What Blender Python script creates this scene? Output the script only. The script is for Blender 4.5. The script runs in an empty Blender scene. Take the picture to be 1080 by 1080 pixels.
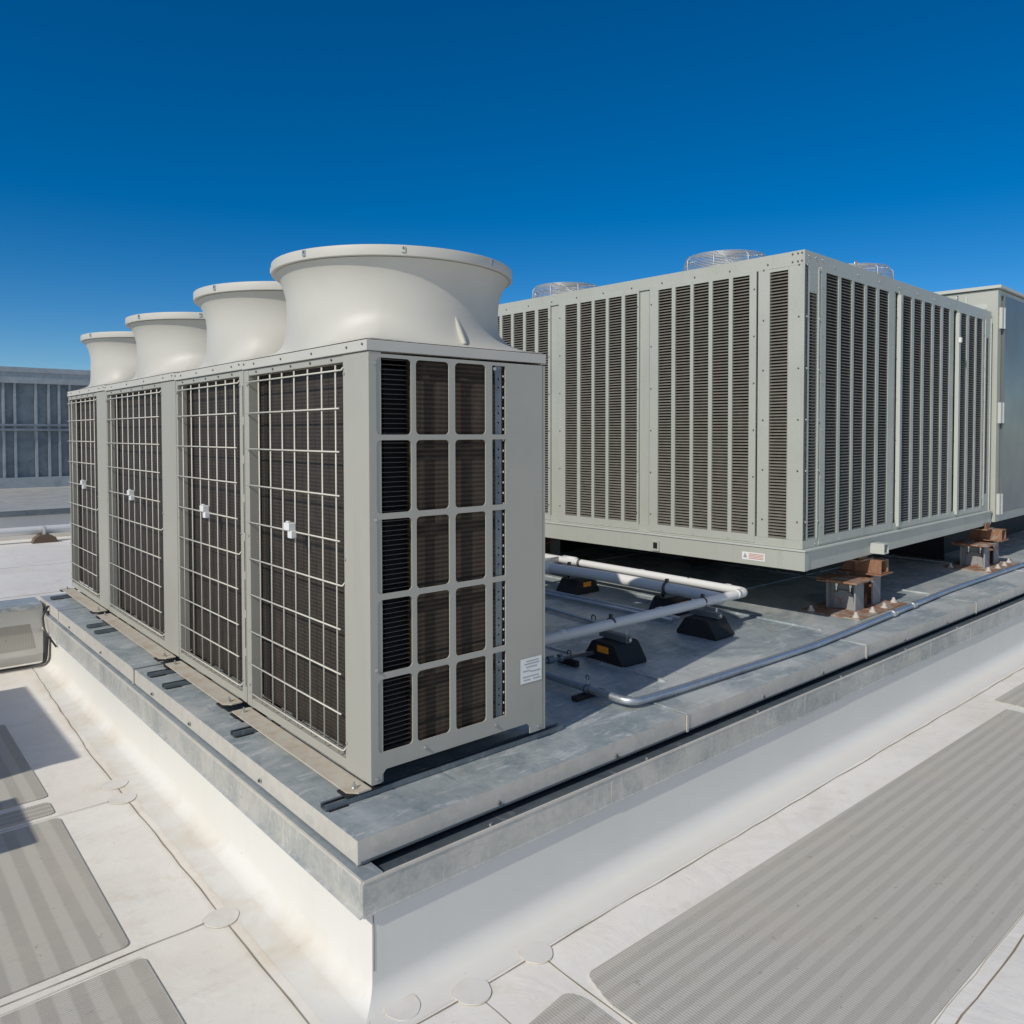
import bpy, math, random
from mathutils import Vector, Matrix
random.seed(7)
R = math.radians
scene = bpy.context.scene
col = scene.collection

# ---------------------------------------------------------------- materials
def newmat(name):
    m = bpy.data.materials.new(name); m.use_nodes = True
    nt = m.node_tree; b = nt.nodes['Principled BSDF']
    return m, nt, b

def N(nt, t, **kw):
    n = nt.nodes.new(t)
    for k, v in kw.items():
        if k.startswith('i_'): n.inputs[k[2:].replace('_', ' ')].default_value = v
        else: setattr(n, k, v)
    return n

def noise(nt, vec, scale, detail=4, rough=.55, dist=0.0):
    n = N(nt, 'ShaderNodeTexNoise'); n.inputs['Scale'].default_value = scale
    n.inputs['Detail'].default_value = detail; n.inputs['Roughness'].default_value = rough
    n.inputs['Distortion'].default_value = dist
    nt.links.new(vec, n.inputs['Vector']); return n.outputs['Fac']

def ramp(nt, fac, stops):
    r = N(nt, 'ShaderNodeValToRGB'); e = r.color_ramp.elements
    e[0].position, e[0].color = stops[0][0], stops[0][1]
    e[1].position, e[1].color = stops[-1][0], stops[-1][1]
    for p, c in stops[1:-1]:
        x = e.new(p); x.color = c
    nt.links.new(fac, r.inputs['Fac']); return r.outputs['Color']

def g(v, a=None, b=None):
    return (v, v if a is None else a, v if b is None else b, 1)

def mix(nt, fac, a, b, mode='MIX'):
    m = N(nt, 'ShaderNodeMix'); m.data_type = 'RGBA'; m.blend_type = mode
    for i, v in ((0, fac), (6, a), (7, b)):
        if hasattr(v, 'is_output'): nt.links.new(v, m.inputs[i])
        else: m.inputs[i].default_value = v
    return m.outputs[2]

def pos(nt, scale=(1, 1, 1)):
    p = N(nt, 'ShaderNodeNewGeometry'); mp = N(nt, 'ShaderNodeMapping')
    mp.inputs['Scale'].default_value = scale
    nt.links.new(p.outputs['Position'], mp.inputs['Vector']); return mp.outputs['Vector']

def bump(nt, b, h, strength=.2, dist=.01):
    n = N(nt, 'ShaderNodeBump'); n.inputs['Strength'].default_value = strength
    n.inputs['Distance'].default_value = dist
    nt.links.new(h, n.inputs['Height']); nt.links.new(n.outputs['Normal'], b.inputs['Normal'])

def math_(nt, op, a, b=None, c=None):
    m = N(nt, 'ShaderNodeMath'); m.operation = op
    for i, v in enumerate((a, b, c)):
        if v is None: continue
        if hasattr(v, 'is_output'): nt.links.new(v, m.inputs[i])
        else: m.inputs[i].default_value = v
    return m.outputs[0]

def paint(name, c, rough=.42, dirt=.10, scale=3.0, streak=True, dirtcol=None):
    m, nt, b = newmat(name)
    v = pos(nt); n1 = noise(nt, v, scale, 6, .6)
    vs = pos(nt, (14, 14, .9)); n2 = noise(nt, vs, 1.0, 5, .6)
    dc = dirtcol or tuple(x * .62 for x in c)
    f = math_(nt, 'MULTIPLY', ramp(nt, n1, [(.45, g(0)), (.75, g(1))]), dirt * 2)
    c1 = mix(nt, f, (*c, 1), (*dc, 1))
    if streak:
        f2 = math_(nt, 'MULTIPLY', ramp(nt, n2, [(.55, g(0)), (.8, g(1))]), dirt * 2)
        c1 = mix(nt, f2, c1, (*dc, 1))
    nt.links.new(c1, b.inputs['Base Color'])
    r = ramp(nt, n1, [(.3, g(rough - .06)), (.75, g(rough + .12))]); nt.links.new(r, b.inputs['Roughness'])
    n3 = noise(nt, v, 55, 2); n4 = noise(nt, v, 2.2, 2)
    h = math_(nt, 'ADD', math_(nt, 'MULTIPLY', n3, .02), math_(nt, 'MULTIPLY', n4, .5))
    bump(nt, b, h, .12, .01)
    return m

def scuffs(nt, c1, k):
    a = noise(nt, pos(nt, (22, 22, 2.0)), 1.3, 7, .8, .2)
    c1 = mix(nt, math_(nt, 'MULTIPLY', ramp(nt, a, [(.56, g(0)), (.62, g(1))]), k), c1, (.74, .73, .68, 1))
    b = noise(nt, pos(nt, (3, 3, 14)), 2.2, 8, .8, .8)
    return mix(nt, math_(nt, 'MULTIPLY', ramp(nt, b, [(.60, g(0)), (.66, g(1))]), k), c1, (.20, .21, .20, 1))

def galv(name, c=(.40, .42, .43), metal=.55, rough=.42, spangle=38, blotch=(.26, .30, .33), streaks=False):
    m, nt, b = newmat(name)
    v = pos(nt)
    vo = N(nt, 'ShaderNodeTexVoronoi'); vo.inputs['Scale'].default_value = spangle
    nt.links.new(v, vo.inputs['Vector'])
    sp = N(nt, 'ShaderNodeSeparateColor'); nt.links.new(vo.outputs['Color'], sp.inputs[0])
    n1 = noise(nt, v, 2.3, 8, .65, .8); n2 = noise(nt, pos(nt, (5, 1.2, 5)), 3.0, 6, .7, .5)
    c1 = mix(nt, ramp(nt, n1, [(.38, g(0)), (.66, g(1))]), (*c, 1), (*blotch, 1))
    c1 = mix(nt, math_(nt, 'MULTIPLY', sp.outputs[0], .22), c1, (c[0] * 1.35, c[1] * 1.35, c[2] * 1.35, 1))
    c1 = mix(nt, math_(nt, 'MULTIPLY', ramp(nt, n2, [(.60, g(0)), (.70, g(1))]), .35), c1, (.62, .64, .64, 1))
    if 'weathered' in name or 'coping' in name: c1 = scuffs(nt, c1, .42 if 'weathered' in name else .18)
    if streaks:
        # dried water marks and wiped patches on the flat sheets
        n4 = noise(nt, pos(nt, (1, 1, 1)), .75, 5, .6, 1.5)
        c1 = mix(nt, math_(nt, 'MULTIPLY', ramp(nt, n4, [(.50, g(0)), (.60, g(1))]), .60), c1, (.66, .675, .66, 1))
        n5 = noise(nt, pos(nt, (2.2, 9, 2)), 2.1, 7, .75, .6)
        c1 = mix(nt, math_(nt, 'MULTIPLY', ramp(nt, n5, [(.55, g(0)), (.60, g(1))]), .50), c1, (.70, .72, .72, 1))
        n9 = noise(nt, pos(nt, (7, 1.0, 2)), 2.4, 8, .8, .3)
        c1 = mix(nt, math_(nt, 'MULTIPLY', ramp(nt, n9, [(.58, g(0)), (.63, g(1))]), .45), c1, (.17, .22, .25, 1))
        n6 = noise(nt, pos(nt, (1, 1, 1)), 3.7, 6, .7, .4)
        c1 = mix(nt, math_(nt, 'MULTIPLY', ramp(nt, n6, [(.60, g(0)), (.72, g(1))]), .45), c1, (.36, .31, .24, 1))
    nt.links.new(c1, b.inputs['Base Color'])
    b.inputs['Metallic'].default_value = metal
    r = ramp(nt, n1, [(.3, g(rough - .08)), (.7, g(rough + .16))])
    r2 = math_(nt, 'ADD', r, math_(nt, 'MULTIPLY', sp.outputs[1], .08)); nt.links.new(r2, b.inputs['Roughness'])
    h = math_(nt, 'ADD', math_(nt, 'MULTIPLY', noise(nt, v, 1.6, 3), 1.0), math_(nt, 'MULTIPLY', noise(nt, v, 14, 3), .08))
    bump(nt, b, h, .35, .02)
    return m

def plain(name, c, rough=.6, metal=0.0, var=.15, scale=20):
    m, nt, b = newmat(name)
    n1 = noise(nt, pos(nt), scale, 4)
    c1 = mix(nt, n1, (*[x * (1 - var) for x in c], 1), (*[x * (1 + var) for x in c], 1))
    nt.links.new(c1, b.inputs['Base Color'])
    b.inputs['Roughness'].default_value = rough; b.inputs['Metallic'].default_value = metal
    return m

def rusty(name, c=(.33, .31, .28), amount=.5):
    m, nt, b = newmat(name)
    v = pos(nt); n1 = noise(nt, v, 9, 8, .7, .4); n2 = noise(nt, v, 60, 4)
    rc = mix(nt, n2, (.12, .055, .03, 1), (.36, .19, .11, 1))
    lo = .72 - amount * .5
    c1 = mix(nt, ramp(nt, n1, [(lo, g(0)), (lo + .12, g(1))]), (*c, 1), rc)
    nt.links.new(c1, b.inputs['Base Color']); b.inputs['Roughness'].default_value = .75
    bump(nt, b, n2, .3, .003)
    return m

def membrane(name):
    m, nt, b = newmat(name)
    v = pos(nt)
    n1 = noise(nt, v, .9, 8, .62, .6); n2 = noise(nt, pos(nt, (1.4, 5, 1)), 1.6, 7, .7, .3)
    n3 = noise(nt, v, 7, 6, .7)
    c1 = mix(nt, ramp(nt, n1, [(.42, g(0)), (.72, g(1))]), (.80, .78, .725, 1), (.70, .665, .59, 1))
    c1 = mix(nt, math_(nt, 'MULTIPLY', ramp(nt, n2, [(.5, g(0)), (.75, g(1))]), .55), c1, (.66, .65, .62, 1))
    c1 = mix(nt, math_(nt, 'MULTIPLY', ramp(nt, n3, [(.56, g(0)), (.72, g(1))]), .42), c1, (.58, .50, .38, 1))
    n6 = noise(nt, pos(nt, (1, 1, 1)), 1.9, 9, .78, 1.2)
    c1 = mix(nt, math_(nt, 'MULTIPLY', ramp(nt, n6, [(.55, g(0)), (.62, g(1))]), .28), c1, (.60, .56, .49, 1))
    # silt that collects in the low strip along the raised platform (a stain with its own outline)
    p = N(nt, 'ShaderNodeNewGeometry'); s = N(nt, 'ShaderNodeSeparateXYZ'); nt.links.new(p.outputs['Position'], s.inputs[0])
    dx = math_(nt, 'ABSOLUTE', math_(nt, 'ADD', s.outputs[0], .30))
    band = math_(nt, 'SUBTRACT', 1.0, math_(nt, 'MULTIPLY', dx, 9.0))
    band = math_(nt, 'MAXIMUM', band, 0.0)
    wob = ramp(nt, noise(nt, v, 3.2, 7, .7, 1.0), [(.36, g(0)), (.66, g(1))])
    inr = math_(nt, 'GREATER_THAN', s.outputs[1], -.45)
    f = math_(nt, 'MULTIPLY', math_(nt, 'MULTIPLY', band, wob), math_(nt, 'MULTIPLY', inr, .95))
    c1 = mix(nt, f, c1, (.56, .45, .30, 1))
    n5 = noise(nt, v, 42, 2, .5)
    c1 = mix(nt, math_(nt, 'MULTIPLY', ramp(nt, n5, [(.74, g(0)), (.80, g(1))]), .5), c1, (.36, .33, .28, 1))
    nt.links.new(c1, b.inputs['Base Color'])
    b.inputs['Roughness'].default_value = .55
    h = math_(nt, 'ADD', math_(nt, 'MULTIPLY', noise(nt, v, 2.6, 5, .6, 1.4), 1.5), math_(nt, 'MULTIPLY', noise(nt, v, 30, 4), .10))
    bump(nt, b, h, .30, .015)
    return m

def padmat(name, axis, period=.092, lo=.40, hi=.505):
    """walkway pad: wide light/dark bands along its length with a fine cross rib"""
    m, nt, b = newmat(name)
    p = N(nt, 'ShaderNodeNewGeometry'); s = N(nt, 'ShaderNodeSeparateXYZ'); nt.links.new(p.outputs['Position'], s.inputs[0])
    across, along = (s.outputs[0], s.outputs[1]) if axis == 'Y' else (s.outputs[1], s.outputs[0])
    v = pos(nt)
    w = math_(nt, 'ADD', across, math_(nt, 'MULTIPLY', noise(nt, v, 1.2, 2), .012))
    si = math_(nt, 'SINE', math_(nt, 'MULTIPLY', w, 2 * math.pi / period))
    f = ramp(nt, math_(nt, 'ADD', math_(nt, 'MULTIPLY', si, .5), .5), [(.35, g(0)), (.65, g(1))])
    c1 = mix(nt, f, (lo, lo * .965, lo * .86, 1), (hi, hi * .97, hi * .87, 1))
    rib = math_(nt, 'SINE', math_(nt, 'MULTIPLY', along, 2 * math.pi / .011))
    rf = math_(nt, 'ADD', math_(nt, 'MULTIPLY', rib, .5), .5)
    c1 = mix(nt, math_(nt, 'MULTIPLY', rf, .42), c1, (.25, .24, .205, 1))
    n1 = noise(nt, v, 3.0, 7, .65, .4)
    c1 = mix(nt, math_(nt, 'MULTIPLY', ramp(nt, n1, [(.48, g(0)), (.75, g(1))]), .45), c1, (.50, .46, .38, 1))
    n7 = noise(nt, pos(nt, (1.5, 6, 1)), 4.0, 8, .75, .6)
    c1 = mix(nt, math_(nt, 'MULTIPLY', ramp(nt, n7, [(.54, g(0)), (.70, g(1))]), .35), c1, (.31, .29, .25, 1))
    n8 = noise(nt, v, 26, 3, .6)
    c1 = mix(nt, math_(nt, 'MULTIPLY', ramp(nt, n8, [(.68, g(0)), (.74, g(1))]), .5), c1, (.22, .20, .17, 1))
    nt.links.new(c1, b.inputs['Base Color']); b.inputs['Roughness'].default_value = .7
    bump(nt, b, rf, .25, .002)
    return m

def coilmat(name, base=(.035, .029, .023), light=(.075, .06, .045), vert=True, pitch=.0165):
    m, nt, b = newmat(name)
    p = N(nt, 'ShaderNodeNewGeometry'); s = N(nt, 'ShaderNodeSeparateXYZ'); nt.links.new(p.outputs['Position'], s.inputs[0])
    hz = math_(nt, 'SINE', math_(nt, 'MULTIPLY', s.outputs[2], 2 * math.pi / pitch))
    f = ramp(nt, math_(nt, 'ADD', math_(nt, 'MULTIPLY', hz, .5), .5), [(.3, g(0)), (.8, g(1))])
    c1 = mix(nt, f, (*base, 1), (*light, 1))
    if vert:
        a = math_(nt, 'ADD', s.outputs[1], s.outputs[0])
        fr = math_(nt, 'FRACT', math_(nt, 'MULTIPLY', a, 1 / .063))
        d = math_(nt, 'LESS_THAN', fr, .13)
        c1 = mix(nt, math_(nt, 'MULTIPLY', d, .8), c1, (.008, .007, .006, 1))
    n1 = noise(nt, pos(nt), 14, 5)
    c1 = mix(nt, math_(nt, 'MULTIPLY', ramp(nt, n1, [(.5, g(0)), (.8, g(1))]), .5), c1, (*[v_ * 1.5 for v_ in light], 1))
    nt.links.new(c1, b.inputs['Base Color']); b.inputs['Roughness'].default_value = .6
    return m

M = {}
M['cream'] = paint('cream enamel', (.365, .362, .318), .40, .10, 2.0)
M['shroud'] = paint('moulded fan shroud', (.49, .485, .44), .50, .14, 1.5, streak=False)
M['grey'] = paint('grey green enamel', (.40, .418, .37), .42, .13, 2.5)
M['greylight'] = paint('light grey trim', (.46, .485, .445), .42, .06, 2.5)
M['bluegrey'] = paint('blue grey door', (.11, .128, .132), .35, .06, 1.2)
M['wire'] = plain('grille wire coating', (.56, .55, .48), .45)
M['dust'] = paint('dusty foot flange', (.46, .43, .36), .7, .35, 12, dirtcol=(.36, .27, .17))
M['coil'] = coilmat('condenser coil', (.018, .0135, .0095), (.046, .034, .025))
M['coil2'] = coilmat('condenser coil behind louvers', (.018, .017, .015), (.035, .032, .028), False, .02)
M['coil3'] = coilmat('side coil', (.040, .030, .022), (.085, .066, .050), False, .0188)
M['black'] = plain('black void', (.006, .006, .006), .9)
M['rubber'] = plain('black rubber', (.012, .012, .013), .7)
M['fin'] = plain('aluminium fin', (.15, .145, .14), .4, .5)
M['slat'] = plain('weathered louver slat', (.155, .148, .122), .55, 0, .35, 16)
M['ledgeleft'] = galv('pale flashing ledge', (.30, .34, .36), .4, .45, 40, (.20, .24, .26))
M['ledge'] = galv('dark flashing ledge', (.13, .16, .18), .4, .45, 40, (.06, .08, .10))  # darker tone on the right-hand ledge faces
M['hrust'] = rusty('dull brown rubber block', (.13, .09, .06), .3)
M['steel'] = plain('bolt zinc', (.55, .55, .54), .35, .8)
M['darksteel'] = plain('dark screw', (.12, .12, .12), .5, .6)
M['galv'] = galv('galvanised sheet', (.44, .49, .50), .32, .40, 34, (.23, .285, .31), True)
M['galvface'] = galv('galvanised coping face', (.60, .575, .515), .22, .42, 30, (.50, .485, .44))
M['flash'] = galv('weathered flashing', (.55, .545, .50), .3, .42, 55, (.31, .335, .33))
M['galvpipe'] = galv('galvanised conduit', (.50, .53, .56), .8, .32, 60, (.36, .40, .44))
M['screen'] = galv('galvanised screen sheet', (.25, .29, .32), .3, .5, 6, (.15, .185, .215))
M['screenstud'] = galv('galvanised stud', (.36, .40, .43), .35, .45, 20, (.27, .31, .34))
M['strut'] = galv('strut channel', (.20, .23, .25), .6, .45, 50, (.13, .16, .18))
M['membrane'] = membrane('white roof membrane')
M['membranewall'] = paint('upturned membrane', (.69, .685, .645), .5, .08, 2.5, dirtcol=(.56, .53, .47))
def foot_stain(m):
    nt = m.node_tree; b = nt.nodes['Principled BSDF']; src = b.inputs['Base Color'].links[0].from_socket
    p = N(nt, 'ShaderNodeNewGeometry'); s = N(nt, 'ShaderNodeSeparateXYZ'); nt.links.new(p.outputs['Position'], s.inputs[0])
    low = math_(nt, 'MULTIPLY', math_(nt, 'SUBTRACT', -.47, s.outputs[2]), 11.0); low = math_(nt, 'MINIMUM', math_(nt, 'MAXIMUM', low, 0.0), 1.0)
    inr = math_(nt, 'GREATER_THAN', s.outputs[1], -.30)
    wob = ramp(nt, noise(nt, pos(nt), 3.2, 9, .70, .35), [(.44, g(0)), (.72, g(1))])
    f = math_(nt, 'MULTIPLY', math_(nt, 'MULTIPLY', low, wob), math_(nt, 'ADD', math_(nt, 'MULTIPLY', inr, .50), .10))
    c = mix(nt, f, src, (.52, .43, .30, 1))
    n2 = noise(nt, pos(nt), 35, 2); c = mix(nt, math_(nt, 'MULTIPLY', ramp(nt, n2, [(.73, g(0)), (.79, g(1))]), .5), c, (.40, .37, .32, 1))
    nt.links.new(c, b.inputs['Base Color'])
foot_stain(M['membranewall'])
M['seam'] = plain('seam dirt', (.26, .22, .15), .9, 0, .5, 9)
M['seamedge'] = plain('patch edge', (.50, .45, .36), .9, 0, .3, 15)
M['patch'] = paint('patch membrane', (.68, .665, .625), .6, .3, 9, streak=False, dirtcol=(.55, .50, .41))
M['padx'] = padmat('walkway pad bands along x', 'X', .066, .465, .54)
M['padn'] = padmat('narrow walkway pad bands', 'X', .05, .38, .49)
M['pady'] = padmat('walkway pad bands along y', 'Y', .098, .42, .53)
M['pvc'] = paint('white pipe jacket', (.70, .70, .68), .35, .04, 4, streak=False)
M['yellow'] = plain('yellow reflective label', (.85, .30, .02), .4)
M['sticker'] = plain('white sticker', (.72, .73, .72), .4, 0, .03)
M['ink'] = plain('grey print', (.30, .30, .31), .6)
M['redink'] = plain('red brown print', (.45, .18, .10), .6)
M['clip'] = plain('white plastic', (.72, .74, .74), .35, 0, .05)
M['rust'] = rusty('rusted steel', (.34, .29, .24), .78)
M['rustlight'] = rusty('spotted grey steel', (.27, .28, .29), .38)
M['plate'] = rusty('stained base plate', (.34, .31, .26), .60)
M['sealant'] = plain('white sealant', (.47, .44, .40), .8, 0, .3, 60)
M['guard'] = plain('chromed guard wire', (.50, .52, .53), .45, .4)
M['cable'] = plain('black cable', (.02, .02, .02), .5)

# ---------------------------------------------------------------- mesh helper
class MB:
    def __init__(s): s.v = []; s.f = []; s.mi = []; s.mats = []; s.sm = []
    def mat(s, m):
        if m not in s.mats: s.mats.append(m)
        return s.mats.index(m)
    def add(s, vs, fs, m='cream', smooth=False, xf=None):
        o = len(s.v); k = s.mat(m)
        s.v += [tuple(xf @ Vector(p)) if xf else tuple(p) for p in vs]
        for f in fs:
            s.f.append([o + i for i in f]); s.mi.append(k); s.sm.append(smooth)
        return s
    def box(s, x0, x1, y0, y1, z0, z1, m='cream', xf=None):
        vs = [(x, y, z) for z in (z0, z1) for y in (y0, y1) for x in (x0, x1)]
        fs = [(0, 2, 3, 1), (4, 5, 7, 6), (0, 1, 5, 4), (1, 3, 7, 5), (3, 2, 6, 7), (2, 0, 4, 6)]
        return s.add(vs, fs, m, False, xf)
    def prism(s, pts, axis, a, b, m='cream', xf=None, smooth=False):
        """polygon pts (u,v) pushed along axis from a to b. axis x: (y,z); y: (x,z); z: (x,y)"""
        n = len(pts)
        P = {'x': lambda u, v, t: (t, u, v), 'y': lambda u, v, t: (u, t, v), 'z': lambda u, v, t: (u, v, t)}[axis]
        vs = [P(u, v, a) for u, v in pts] + [P(u, v, b) for u, v in pts]
        fs = [tuple(range(n)), tuple(range(2 * n - 1, n - 1, -1))]
        fs += [(i, i + n, (i + 1) % n + n, (i + 1) % n) for i in range(n)]
        return s.add(vs, fs, m, smooth, xf)
    def tube(s, path, r, m='wire', seg=8, caps=True, smooth=True):
        path = [Vector(p) for p in path]; vs = []; n = len(path)
        up = None
        for i, p in enumerate(path):
            t = (path[min(i + 1, n - 1)] - path[max(i - 1, 0)]).normalized()
            if up is None:
                up = Vector((0, 0, 1)) if abs(t.z) < .9 else Vector((1, 0, 0))
            a = t.cross(up).normalized(); b = a.cross(t).normalized(); up = b
            for k in range(seg):
                w = 2 * math.pi * k / seg
                vs.append(p + (a * math.cos(w) + b * math.sin(w)) * r)
        fs = []
        for i in range(n - 1):
            for k in range(seg):
                k2 = (k + 1) % seg
                fs.append((i * seg + k, i * seg + k2, (i + 1) * seg + k2, (i + 1) * seg + k))
        if caps:
            fs += [tuple(range(seg - 1, -1, -1)), tuple((n - 1) * seg + k for k in range(seg))]
        return s.add(vs, fs, m, smooth)
    def cyl(s, c, r, h, m='steel', seg=10, axis='z', r2=None):
        r2 = r if r2 is None else r2; vs = []
        for t, rr in ((0, r), (h, r2)):
            for k in range(seg):
                w = 2 * math.pi * k / seg; a, b = rr * math.cos(w), rr * math.sin(w)
                d = {'z': (a, b, t), 'x': (t, a, b), 'y': (a, t, b)}[axis]
                vs.append((c[0] + d[0], c[1] + d[1], c[2] + d[2]))
        fs = [(k, (k + 1) % seg, (k + 1) % seg + seg, k + seg) for k in range(seg)]
        fs += [tuple(range(seg - 1, -1, -1)), tuple(range(seg, 2 * seg))]
        return s.add(vs, fs, m, False)
    def lathe(s, prof, c, m='shroud', seg=64):
        vs = []; n = len(prof)
        for r, z in prof:
            for k in range(seg):
                w = 2 * math.pi * k / seg; vs.append((c[0] + r * math.cos(w), c[1] + r * math.sin(w), z))
        fs = [(i * seg + k, i * seg + (k + 1) % seg, (i + 1) * seg + (k + 1) % seg, (i + 1) * seg + k) for i in range(n - 1) for k in range(seg)]
        return s.add(vs, fs, m, True)
    def build(s, name, parent=None, loc=(0, 0, 0), rot=0, bevel=0, smoothangle=None):
        me = bpy.data.meshes.new(name); me.from_pydata([tuple(v) for v in s.v], [], s.f)
        for m in s.mats: me.materials.append(M[m])
        me.polygons.foreach_set('material_index', s.mi); me.polygons.foreach_set('use_smooth', s.sm)
        me.update()
        o = bpy.data.objects.new(name, me); col.objects.link(o)
        o.location = loc; o.rotation_euler = (0, 0, rot)
        if parent: o.parent = parent
        if bevel:
            b = o.modifiers.new('bevel', 'BEVEL'); b.width = bevel; b.segments = 2
            b.limit_method = 'ANGLE'; b.angle_limit = R(40); b.harden_normals = False
        return o

def tag(o, label=None, cat=None, group=None, kind=None):
    if label: o['label'] = label
    if cat: o['category'] = cat
    if group: o['group'] = group
    if kind: o['kind'] = kind
    return o

def thing(name, label, cat, loc=(0, 0, 0), rot=0, group=None):
    o = bpy.data.objects.new(name, None); col.objects.link(o)
    o.location = loc; o.rotation_euler = (0, 0, rot); o.empty_display_size = .1
    return tag(o, label, cat, group)

def copy_thing(root, loc, label, rot=None):
    r = root.copy(); col.objects.link(r); r.location = loc; r['label'] = label
    if rot is not None: r.rotation_euler = (0, 0, rot)
    for ch in list(root.children):
        c = ch.copy(); col.objects.link(c); c.parent = r
        for gch in list(ch.children):
            d = gch.copy(); col.objects.link(d); d.parent = c
    return r

def fillet(pts, r, n=6):
    """round the corners of a polyline"""
    P = [Vector(p) for p in pts]; out = [P[0]]
    for i in range(1, len(P) - 1):
        a, b, c = P[i - 1], P[i], P[i + 1]
        u = (a - b); v = (c - b); k = min(r, u.length * .45, v.length * .45)
        s, e = b + u.normalized() * k, b + v.normalized() * k
        for j in range(n + 1):
            t = j / n; out.append(s * (1 - t) ** 2 + b * 2 * t * (1 - t) + e * t ** 2)
    return out + [P[-1]]

ZD = -.035      # platform deck
ZR = -.565      # roof
X0, Y0 = -.199, -.2455   # outer corner of the coping

# ---------------------------------------------------------------- roof
def rounded(pts, r, n=5):
    m = len(pts); out = []
    for i in range(m):
        a, b, c = Vector(pts[i - 1]), Vector(pts[i]), Vector(pts[(i + 1) % m])
        s, e = b + (a - b).normalized() * r, b + (c - b).normalized() * r
        for j in range(n + 1):
            t = j / n; p = s * (1 - t) ** 2 + b * 2 * t * (1 - t) + e * t ** 2; out.append((p.x, p.y))
    return out

rf = MB()
rf.add([(-60, -60, ZR), (70, -60, ZR), (70, 80, ZR), (-60, 80, ZR)], [(0, 1, 2, 3)], 'membrane')
def seamline(p, q, w=.006, wob=.004, m='seam', n=None, z=None):
    """a welded lap seam: a thin raised dirty line that wanders slightly"""
    z = ZR + .004 if z is None else z
    p, q = Vector(p), Vector(q); L = (q - p).length; n = n or max(2, int(L / .12)); d = (q - p).normalized(); s = Vector((-d.y, d.x))
    vs = []
    for i in range(n + 1):
        c = p + d * (L * i / n) + s * random.uniform(-wob, wob); ww = w * random.uniform(.5, 1.1) / 2
        vs += [(c.x - s.x * ww, c.y - s.y * ww, z), (c.x + s.x * ww, c.y + s.y * ww, z)]
    rf.add(vs, [(2 * i, 2 * i + 2, 2 * i + 3, 2 * i + 1) for i in range(n)], m)
seamline((-.36, -.49), (12, -.53), .005)
seamline((-.395, -2.2), (-.385, 2.7), .005); seamline((-.385, 2.7), (-.31, 4.9), .005)
seamline((.40, -.49), (.38, -2.4), .006); seamline((.10, -.49), (.12, -2.4), .004)
seamline((.38, -1.64), (6, -1.64), .006); seamline((.38, -1.59), (6, -1.60), .003, m='seamedge')
seamline((-2.6, 1.86), (-.40, 1.86), .005); seamline((-2.6, .47), (-.40, .50), .006); seamline((-2.6, .425), (-.70, .455), .003, m='seamedge')
seamline((-.17, -.29), (-.36, -.55), .003, m='seamedge')
for y in (8.2, 10.6): seamline((-12, y), (9, y + .1), .012)
for x in (-3.2, 2.9): seamline((x, 6), (x - .1, 13.5), .012)
roof = rf.build('roof'); tag(roof, 'flat white membrane roof with tan stains and thin welded seams', 'roof', kind='structure')

def patch(x, y, r, label, z=ZR, tilt=0):
    t = thing('membrane_patch', label, 'roof patch', (x, y, z), 0, 'round welded patches over the seam joints')
    t.rotation_euler.x = R(tilt)
    n = 32; pts = [(r * (1 + .03 * math.sin(3 * a) + .02 * math.sin(7 * a + x * 9)) * math.cos(a), r * (1 + .03 * math.sin(3 * a)) * math.sin(a)) for a in [2 * math.pi * k / n for k in range(n)]]
    MB().prism(pts, 'z', .0022, .0048, 'patch').build('patch_disc', t)
    MB().prism([(px * 1.03, py * 1.03) for px, py in pts], 'z', .0012, .0022, 'seamedge').build('dirt_ring', t)
patch(.40, -.485, .062, 'round patch on the right seam, the one farther right from the platform corner')
patch(.10, -.49, .066, 'round patch on the right seam nearest below the platform corner')
patch(-.12, -.395, .060, 'round patch tight against the foot of the platform corner', ZR + .002, 3)
patch(-.39, .49, .066, 'oval looking round patch beside the left pads where the two seams meet')
patch(-.40, 1.85, .066, 'nearer of the two close round patches on the left seam beside the narrow pad')
patch(-.385, 2.06, .066, 'farther of the two close round patches on the left seam beside the narrow pad')

def pad(pts, m, label, r=.03):
    o = MB().prism(rounded(pts, r), 'z', ZR + .0015, ZR + .0065, m).build('walkway_pad')
    tag(o, label, 'walkway pad', 'grey ribbed walkway pads on the roof')
pad([(.455, -.69), (4.55, -.75), (4.55, -1.60), (.405, -1.58), (.41, -.83)], 'padx', 'long wide grey banded walkway pad running along the right roof')
pad([(.115, -.735), (.335, -.705), (.365, -.76), (.36, -1.58), (.115, -1.58)], 'padx', 'grey ribbed pad cut off by the bottom edge left of the long right pad')
pad([(4.68, -.63), (6.6, -.66), (6.6, -1.5), (4.68, -1.48)], 'padx', 'brownish grey walkway pad beyond the far end of the long right pad')
pad([(-2.5, .52), (-.71, .545), (-.695, 1.835), (-2.5, 1.80)], 'pady', 'large square grey banded pad at the left edge below the shadow')
pad([(-2.5, 1.885), (-.70, 1.90), (-.70, 2.06), (-2.5, 2.05)], 'padn', 'short narrow striped pad between two larger left pads')
pad([(-2.5, 2.10), (-.69, 2.13), (-.69, 3.50), (-2.5, 3.47)], 'pady', 'grey banded pad lying mostly in the cabinet shadow at left')
pad([(-2.5, -.85), (-.69, -.85), (-.69, .44), (-2.5, .405)], 'pady', 'grey banded pad in the bottom left corner')

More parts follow.
